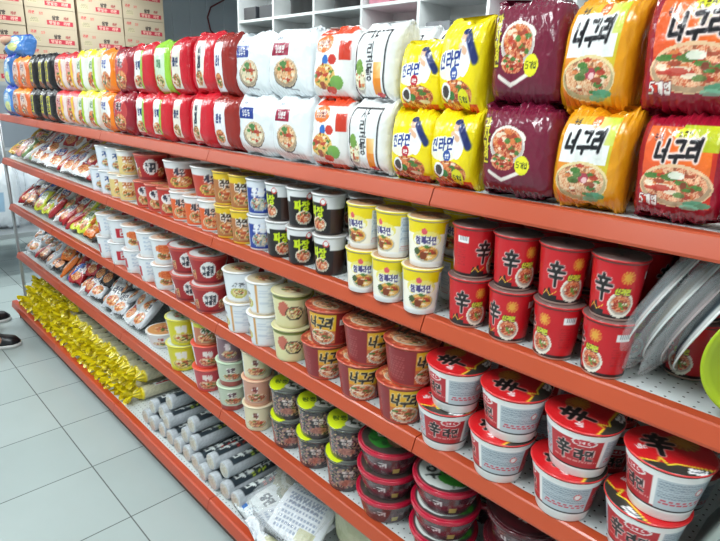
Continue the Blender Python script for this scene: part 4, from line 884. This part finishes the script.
for i, (me, x, lab) in enumerate(((dd, -.262, 'grey wrapped round tray with white rim, leaning nearest the red cups'), (dt, -.232, 'tan wrapped round tray leaning behind the grey one'), (dp, -.206, 'plum wrapped round tray in the middle of the leaning row'), (dd, -.182, 'grey wrapped round tray leaning just left of the green dish'))):
    e = empty('wrapped_tray', (x + .004, 1.045, DZ[2] + .133)); tag(e, lab, 'tray')
    t = link('tray', me, e); orient(t, (-.92, -.10, .36)) if False else orient(t, (.91, -.06 , -.40))
    if i < 3:
        f = link('plastic_sleeve', film, e); q = Matrix(((0, 0, 0), (0, 0, 0), (0, 0, 0)))
        nz = Vector((-.91, .06, .40)).normalized(); # sleeve's thin axis (local -y) looks along the tray normal
        zx = Vector((.40, .0, .91)).normalized(); yy = -nz; xx = yy.cross(zx).normalized(); zx = xx.cross(yy)
        f.rotation_mode = 'QUATERNION'; f.rotation_quaternion = Matrix((xx, yy, zx)).transposed().to_quaternion(); f.location = -zx * .130 + nz * .004
        k_ = link('gathered_knot', knot, e); k_.location = (.07, -.03, .105); k_.rotation_euler = (.3, .5, .2)
g = link('green_dish', dg); tag(g, 'lime green round plastic dish standing on edge at the right end', 'dish'); g.location = (-.102, .955, DZ[2] + .090); orient(g, (.55, -.8, .12))

# clear containers at the right of shelf three
for i, (x, y) in enumerate(((-.062, 1.02), (.04, 1.02))):
    e = empty('food_container', (x, y, DZ[3] + .001)); tag(e, ['clear plastic food container with blue clip lid beside the last red and white bowl', 'clear plastic food container with blue lid at the far right of third shelf'][i], 'container')
    bm = bmesh.new(); bx(bm, -.04, -.07, 0, .04, .07, .10, bevel=.012)
    for v in bm.verts:
        k = .85 + 1.5 * v.co.z; v.co.x *= k; v.co.y *= k
    done('tub', bm, M_TRAY, e, True); bm = bmesh.new(); bx(bm, -.044, -.075, .1, .044, .075, .112, bevel=.004); done('lid', bm, M_BLUELID, e)
    bm = bmesh.new(); bx(bm, -.03, -.06, .112, .03, .06, .118, bevel=.002); done('lid_panel', bm, M_TRAY, e)
bm = bmesh.new(); bx(bm, -.006, -.10, 0, .006, .10, .2, bevel=.005); bx(bm, -.012, -.104, .19, .010, .104, .204, bevel=.004)
o = done('leaning_cover', bm, M_GREYLID, None, True); o.location = (-.138, 1.01, DZ[3] + .006); o.rotation_euler = (0, .36, 0); tag(o, 'grey-green plastic cover leaning between the last noodle bowl and the blue container', 'cover')

# ------------------------------------------------------------------ background
CARD = mat('corrugated_cardboard', rough=.75, attr=True)
def carton_mesh():
    W, H, D = .495, .189, .36; nu, nv = 110, 46
    u = np.linspace(0, 1, nu); v = np.linspace(0, 1, nv); U, V = np.meshgrid(u, v)
    cv = Cv(U, V, W, H); cv.bg((180, 164, 140)); cv.rect(.40, .16, .93, .42, (178, 46, 62)); cv.text('맛있는 라면', .66, .29, .16, (226, 196, 176), .15, asp=1.2); cv.text('삼양', .58, .56, .2, (50, 40, 40), .22); cv.text('라면', .8, .56, .15, (150, 60, 60), .2); cv.text('라면', .12, .74, .16, (190, 70, 70), .18); cv.text('컵면', .30, .72, .12, (200, 90, 80), .16); cv.rect(.07, .22, .24, .5, (186, 172, 140)); cv.lines(.08, .25, .23, .48, (110, 110, 90), 3, .6, 300)
    P = np.zeros((nv, nu, 3)); P[..., 1] = U * W; P[..., 2] = V * H; P[..., 0] = .0008
    return grid_mesh('printed_panel', P, cv.out(), CARD, wrap=False), (W, H, D)
cme, (cW, cH, cD) = carton_mesh()
M_CARD = mat('plain_cardboard', (176, 158, 132), rough=.8, vary=.08, bscale=30)
bm = bmesh.new(); bx(bm, -cD, 0, 0, 0, cW, cH, bevel=.003); cb = bpy.data.meshes.new('carton_body'); bm.to_mesh(cb); bm.free(); cb.materials.append(M_CARD)
bm = bmesh.new(); bx(bm, -cD * .5 - .03, 0, cH, -cD * .5 + .03, cW, cH + .0006); bx(bm, -.001, -.0006, cH * .5, .0012, 0, cH); tp = bpy.data.meshes.new('packing_tape'); bm.to_mesh(tp); bm.free(); tp.materials.append(mat('brown_tape', (170, 140, 96), rough=.3))
CY = [1.365, 1.872, 2.398, 2.905]
for ci, y in enumerate(CY):
    for r_ in range(8):
        if r_ > 4 + (ci > 0) * 1: continue
        z = 1.65 + r_ * .1905; e = empty('cardboard_carton', (-7.0 + jr.uniform(-.006, .006), y + jr.uniform(-.003, .003), z))
        tag(e, f"beige noodle carton with red print, {ORD[ci]} column from left, {['bottom', 'second', 'third', 'fourth', 'fifth', 'sixth', 'seventh'][r_]} of the stack", 'carton', 'noodle cartons stacked behind the shelf')
        link('carton_body', cb, e); link('printed_panel', cme, e); link('packing_tape', tp, e)
rk = empty('storage_rack', (-7.18, 2.4, 0)); tag(rk, 'grey steel storage rack carrying the noodle cartons behind the shelf', 'rack')
for sx in (-.17, .17):
    for sy in (-1.03, 0, 1.03):
        bm = bmesh.new(); bx(bm, sx - .02, sy - .02, 0, sx + .02, sy + .02, 1.61); done('rack_post', bm, M_STEEL, rk)
for z in (.15, .9, 1.61):
    bm = bmesh.new(); bx(bm, -.2, -1.06, z, .2, 1.06, z + .039); done('rack_board', bm, M_STEEL, rk)

# wall shelving of white cubbies
def cubby(x0, n, y, cw, zt, dpt=.35):
    e = empty('white_shelving', (x0, y, 0)); 
    for i in range(n + 1):
        bm = bmesh.new(); bx(bm, i * cw - .012, 0, 0, i * cw + .012, dpt, zt); done('divider', bm, M_WHITE, e)
    for z in (.1, .5, .9, 1.3, 1.62, 1.94, 2.26, zt - .02):
        for i in range(n): bm = bmesh.new(); bx(bm, i * cw + .0125, 0, z, (i + 1) * cw - .0125, dpt, z + .022); done('shelf_board', bm, M_WHITE, e)
    bm = bmesh.new(); bx(bm, -.012, dpt, 0, n * cw + .012, dpt + .01, zt); done('back_panel', bm, M_WHITE, e)
    return e
tag(cubby(-5.02, 9, 3.2, .57, 2.62), 'white cubbyhole shelving unit along the aisle behind the noodles', 'shelving')
gr = mat('dark_cookware', (52, 54, 60), rough=.35); pk = mat('pink_packaging', (206, 130, 150), rough=.5, vary=.3); gy = mat('grey_goods', (120, 122, 126), rough=.6, vary=.3)
def pot(x, y, z, r, h, lab):
    e = empty('cooking_pot', (x, y, z)); tag(e, lab, 'pot'); prof = [(r * .3, .001), (r * .9, 0), (r, .02), (r, h), (r * 1.05, h + .004), (r * .96, h + .012), (r * .5, h + .035), (.012, h + .042)]
    ns = 40; th = np.arange(ns) / ns * 2 * PI; P = np.zeros((len(prof), ns, 3)); R = np.array([p[0] for p in prof]); Z = np.array([p[1] for p in prof]); P[..., 0] = R[:, None] * np.cos(th); P[..., 1] = R[:, None] * np.sin(th); P[..., 2] = Z[:, None]
    link('pot_body', grid_mesh('pot_body', P, np.full((len(prof), ns, 3), 50.), M_CUP, caps=True), e)
    bm = bmesh.new(); bmesh.ops.create_uvsphere(bm, u_segments=12, v_segments=8, radius=.018, matrix=Matrix.Translation((0, 0, h + .057))); done('lid_knob', bm, gr, e, True)
    for s in (-1, 1): bm = bmesh.new(); tube(bm, (s * r * .98, 0, h * .7), (s * r * 1.25, 0, h * .7), .01); done('handle', bm, gr, e, True)
pot(-3.58, 3.37, 2.283, .15, .16, 'black cooking pot in the white cubby above the white noodle bags')
pot(-4.2, 3.37, 2.283, .13, .12, 'smaller black cooking pot on the white shelving above blue-labelled bags')
gk = ['grey boxed goods in a white cubby, {} from the dark gap', 'pink packaged box in a white cubby, {} from the dark gap']
for i in range(8):
    cx = -5.02 + i * .57 + .285
    for j, z in enumerate((1.963, 2.283)):
        if z > 2.2 and i in (1, 2): continue
        col = pk if (i in (3, 5) and True) else (gr if i < 3 else gy)
        for q in range(2):
            wd = .19 + .05 * jr.random(); h = jr.uniform(.10, .17); bm = bmesh.new(); xx = cx - .13 + q * .26
            bx(bm, -wd / 2, -.1, 0, wd / 2, .1, h, bevel=.004); o = done('boxed_goods', bm, col); o.location = (xx, 3.33, z)
            nm = {id(pk): 'pink', id(gr): 'dark', id(gy): 'grey'}[id(col)]
            tag(o, f"{nm} packaged box in the {'upper' if j else 'lower'} cubby, {ORD[i]} bay of white shelving, {'right' if q else 'left'} side", 'box', 'boxed goods in the white shelving')
# wall cable
bm = bmesh.new(); pts = [(-7.98, 4.85, 2.95), (-7.98, 4.62, 2.82), (-7.98, 4.56, 2.68), (-7.98, 4.60, 2.50), (-7.98, 4.75, 2.40), (-7.98, 4.98, 2.37), (-7.98, 5.3, 2.4)]
for p, q in zip(pts[:-1], pts[1:]): tube(bm, p, q, .012, 10)
o = done('wall_cable', bm, mat('dark_red_cable', (110, 40, 46), rough=.5), None, True); tag(o, 'dark red cable looping over the blue-grey partition', 'cable')
pr_ = empty('metal_partition', (-8.1, 5.0, 0)); tag(pr_, 'blue-grey ribbed metal partition behind the cartons', 'partition')
bm = bmesh.new()
for i in range(30): bx(bm, -.03, -2.2 + i * .14, 0, .0 + .02 * (i % 2), -2.2 + (i + 1) * .14, 2.99)
done('ribbed_panel', bm, mat('blue_grey_ribbed_metal', (186, 194, 202), rough=.6, vary=.1, bscale=6), pr_)
for z in (.02, 2.2): bm = bmesh.new(); bx(bm, .0205, -2.2, z, .06, 2.0, z + .06); done('cross_rail', bm, M_STEEL, pr_)

# table with white sacks beyond the far post
te = empty('metal_table', (-5.95, 1.3, 0)); tag(te, 'black-legged table seen past the far post of the noodle shelf', 'table')
bm = bmesh.new(); bx(bm, -.62, -.5, .36, .62, .5, .40, bevel=.004); done('tabletop', bm, M_STEEL, te)
for sx in (-.58, .58):
    for sy in (-.46, .46): bm = bmesh.new(); bx(bm, sx - .022, sy - .022, 0, sx + .022, sy + .022, .36); done('leg', bm, M_BLACK, te)
sk = pillow('rice_sack', .42, .55, .26, lambda c: (c.bg((216, 222, 228)), c.rect(.2, .3, .8, .6, (150, 180, 205)), c.text('쌀', .5, .45, .2, (240, 240, 245), .18)), seed=81, res=.4, wr=2)
for i, (x, y) in enumerate(((-5.65, 1.05), (-5.65, 1.52), (-6.2, 1.05), (-6.2, 1.55))):
    o = link('rice_sack', sk); o.location = (x, y, .401); o.rotation_euler = (0, 0, 1.2 + .1 * i); tag(o, ['white rice sack at the near left corner of the table', 'white rice sack at the near right corner of the table', 'white rice sack at the rear left of the table', 'white rice sack at the rear right of the table'][i], 'sack')

# ------------------------------------------------------------------ shopper, mostly outside the frame, reaching to the top shelf
def skin(name, V, E, R, m, parent=None, sub=2, root=0):
    me = bpy.data.meshes.new(name); me.from_pydata(V, E, []); me.update(); o = link(name, me, parent)
    md = o.modifiers.new('skin', 'SKIN'); md.use_smooth_shade = True; s2 = o.modifiers.new('sub', 'SUBSURF'); s2.levels = s2.render_levels = sub
    for i, r in enumerate(R):
        rr = r if isinstance(r, tuple) else (r, r); me.skin_vertices[0].data[i].radius = rr
    me.skin_vertices[0].data[root].use_root = True; me.materials.append(m); return o
PX, PY = -4.06, .51
per = empty('person', (PX, PY, 0)); tag(per, 'person in grey shirt and black shoes reaching a blue pack at the far end', 'person')
V = [(0, 0, .93), (0, -.01, 1.08), (0, 0, 1.26), (0, 0, 1.40), (0, .0, 1.49), (0, .02, 1.57), (0, .03, 1.65), (0, .02, 1.72),
     (.17, .01, 1.41), (.20, .10, 1.60), (.11, .30, 1.79), (.075, .39, 1.84),
     (-.17, .01, 1.41), (-.22, .0, 1.15), (-.17, .14, .98), (-.14, .2, .94),
     (.10, 0, .88), (.13, .02, .50), (.16, -.02, .10), (.20, .14, .05),
     (-.10, 0, .88), (-.13, .03, .50), (-.17, .02, .10), (-.20, .2, .05)]
E_ = [(0, 1), (1, 2), (2, 3), (3, 4), (4, 5), (5, 6), (6, 7), (3, 8), (8, 9), (9, 10), (10, 11), (3, 12), (12, 13), (13, 14), (14, 15), (0, 16), (16, 17), (17, 18), (18, 19), (0, 20), (20, 21), (21, 22), (22, 23)]
Rr = [(.15, .10), (.125, .09), (.15, .10), (.11, .08), .05, .055, .082, .07, .055, .045, .032, .026, .055, .042, .032, .026, .085, .055, .038, .03, .085, .055, .038, .03]
skin('body', V, E_, Rr, M_SKIN, per)
skin('shirt', V[:4] + [V[8], V[9], V[12], V[13], (0, 0, .86)], [(0, 1), (1, 2), (2, 3), (3, 4), (4, 5), (3, 6), (6, 7), (0, 8)], [(.165, .115), (.145, .105), (.165, .115), (.12, .09), .068, .058, .068, .055, (.165, .115)], M_SHIRT, per)
skin('trousers', [V[0]] + [V[16], V[17], V[18], V[20], V[21], V[22]], [(0, 1), (1, 2), (2, 3), (0, 4), (4, 5), (5, 6)], [(.155, .11), .1, .072, .058, .1, .072, .058], M_TROUS, per)
skin('hair', [(0, .0, 1.74), (0, -.04, 1.69), (0, -.05, 1.60)], [(0, 1), (1, 2)], [.082, .085, .06], M_HAIR, per)
for s in (-1, 1):
    bm = bmesh.new(); bmesh.ops.create_uvsphere(bm, u_segments=12, v_segments=8, radius=.012, matrix=Matrix.Translation((s * .032, .107, 1.66))); done('eye', bm, M_BLACK, per, True)
    bm = bmesh.new(); bmesh.ops.create_uvsphere(bm, u_segments=12, v_segments=8, radius=.03, matrix=Matrix.Translation((s * .084, .02, 1.655)) @ Matrix.Diagonal((.35, .7, 1, 1))); done('ear', bm, M_SKIN, per, True)
# right hand gripping the top of the blue pack
hx, hy, hz = .07, .40, 1.855
skin('hand', [(hx, hy, hz), (hx + .005, hy + .045, hz + .012), (hx + .005, hy + .08, hz + .01)], [(0, 1), (1, 2)], [(.032, .024), (.042, .022), (.040, .016)], M_SKIN, per)
for i in range(4):
    ox = hx - .03 + i * .022; ln = [.85, 1, .95, .78][i]; skin('finger', [(ox + .005, hy + .07, hz + .01), (ox, hy + .07 + .04 * ln, hz + .006), (ox, hy + .07 + .062 * ln, hz - .018), (ox, hy + .07 + .062 * ln, hz - .045)], [(0, 1), (1, 2), (2, 3)], [.0105, .0095, .009, .0075], M_SKIN, per)
skin('thumb', [(hx - .02, hy + .02, hz), (hx - .045, hy + .045, hz - .018), (hx - .04, hy + .075, hz - .04)], [(0, 1), (1, 2)], [.014, .011, .009], M_SKIN, per)
def shoe(x, y, rz):
    ns = 36; t = np.linspace(0, 1, 22); th = np.arange(ns) / ns * 2 * PI
    L = .29; wd = np.interp(t, [0, .08, .3, .6, .85, .97, 1], [.012, .034, .036, .046, .048, .03, .01]); hh = np.interp(t, [0, .08, .3, .5, .7, .9, 1], [.03, .10, .11, .085, .06, .045, .015])
    P = np.zeros((22, ns, 3)); P[..., 1] = (t[:, None] - .35) * L; P[..., 0] = wd[:, None] * np.sign(np.cos(th)) * np.abs(np.cos(th)) ** .7; sz = np.sin(th); P[..., 2] = .022 + np.where(sz > 0, sz * hh[:, None], sz * .004)
    C = np.zeros((22, ns, 3)); C[:] = (26, 26, 32); up = (sz > .3) & (sz < .6); C[8:14, up] = (70, 72, 80)
    e = empty('sneaker', (x, y, 0), rz); e.parent = per; e.location = (x - PX, y - PY, 0)
    link('shoe_upper', grid_mesh('shoe_upper', P, C, M_CUP, caps=True), e)
    P2 = P.copy(); P2[..., 0] *= 1.08; P2[..., 1] = (t[:, None] - .35) * L * 1.02; P2[..., 2] = np.where(sz > 0, .024, .001)
    link('shoe_sole', grid_mesh('shoe_sole', P2, np.full((22, ns, 3), 215.), M_CUP, caps=True), e)
shoe(-3.92, .57, -.35); shoe(-4.36, .62, .1)
# blue pack in the hand
bag('blue', -3.93, .985, 1.775, 'blue noodle multipack held by the hand on top of the far bags', sx=1.45, sz=.72, tilt=-.35, rz=.2)
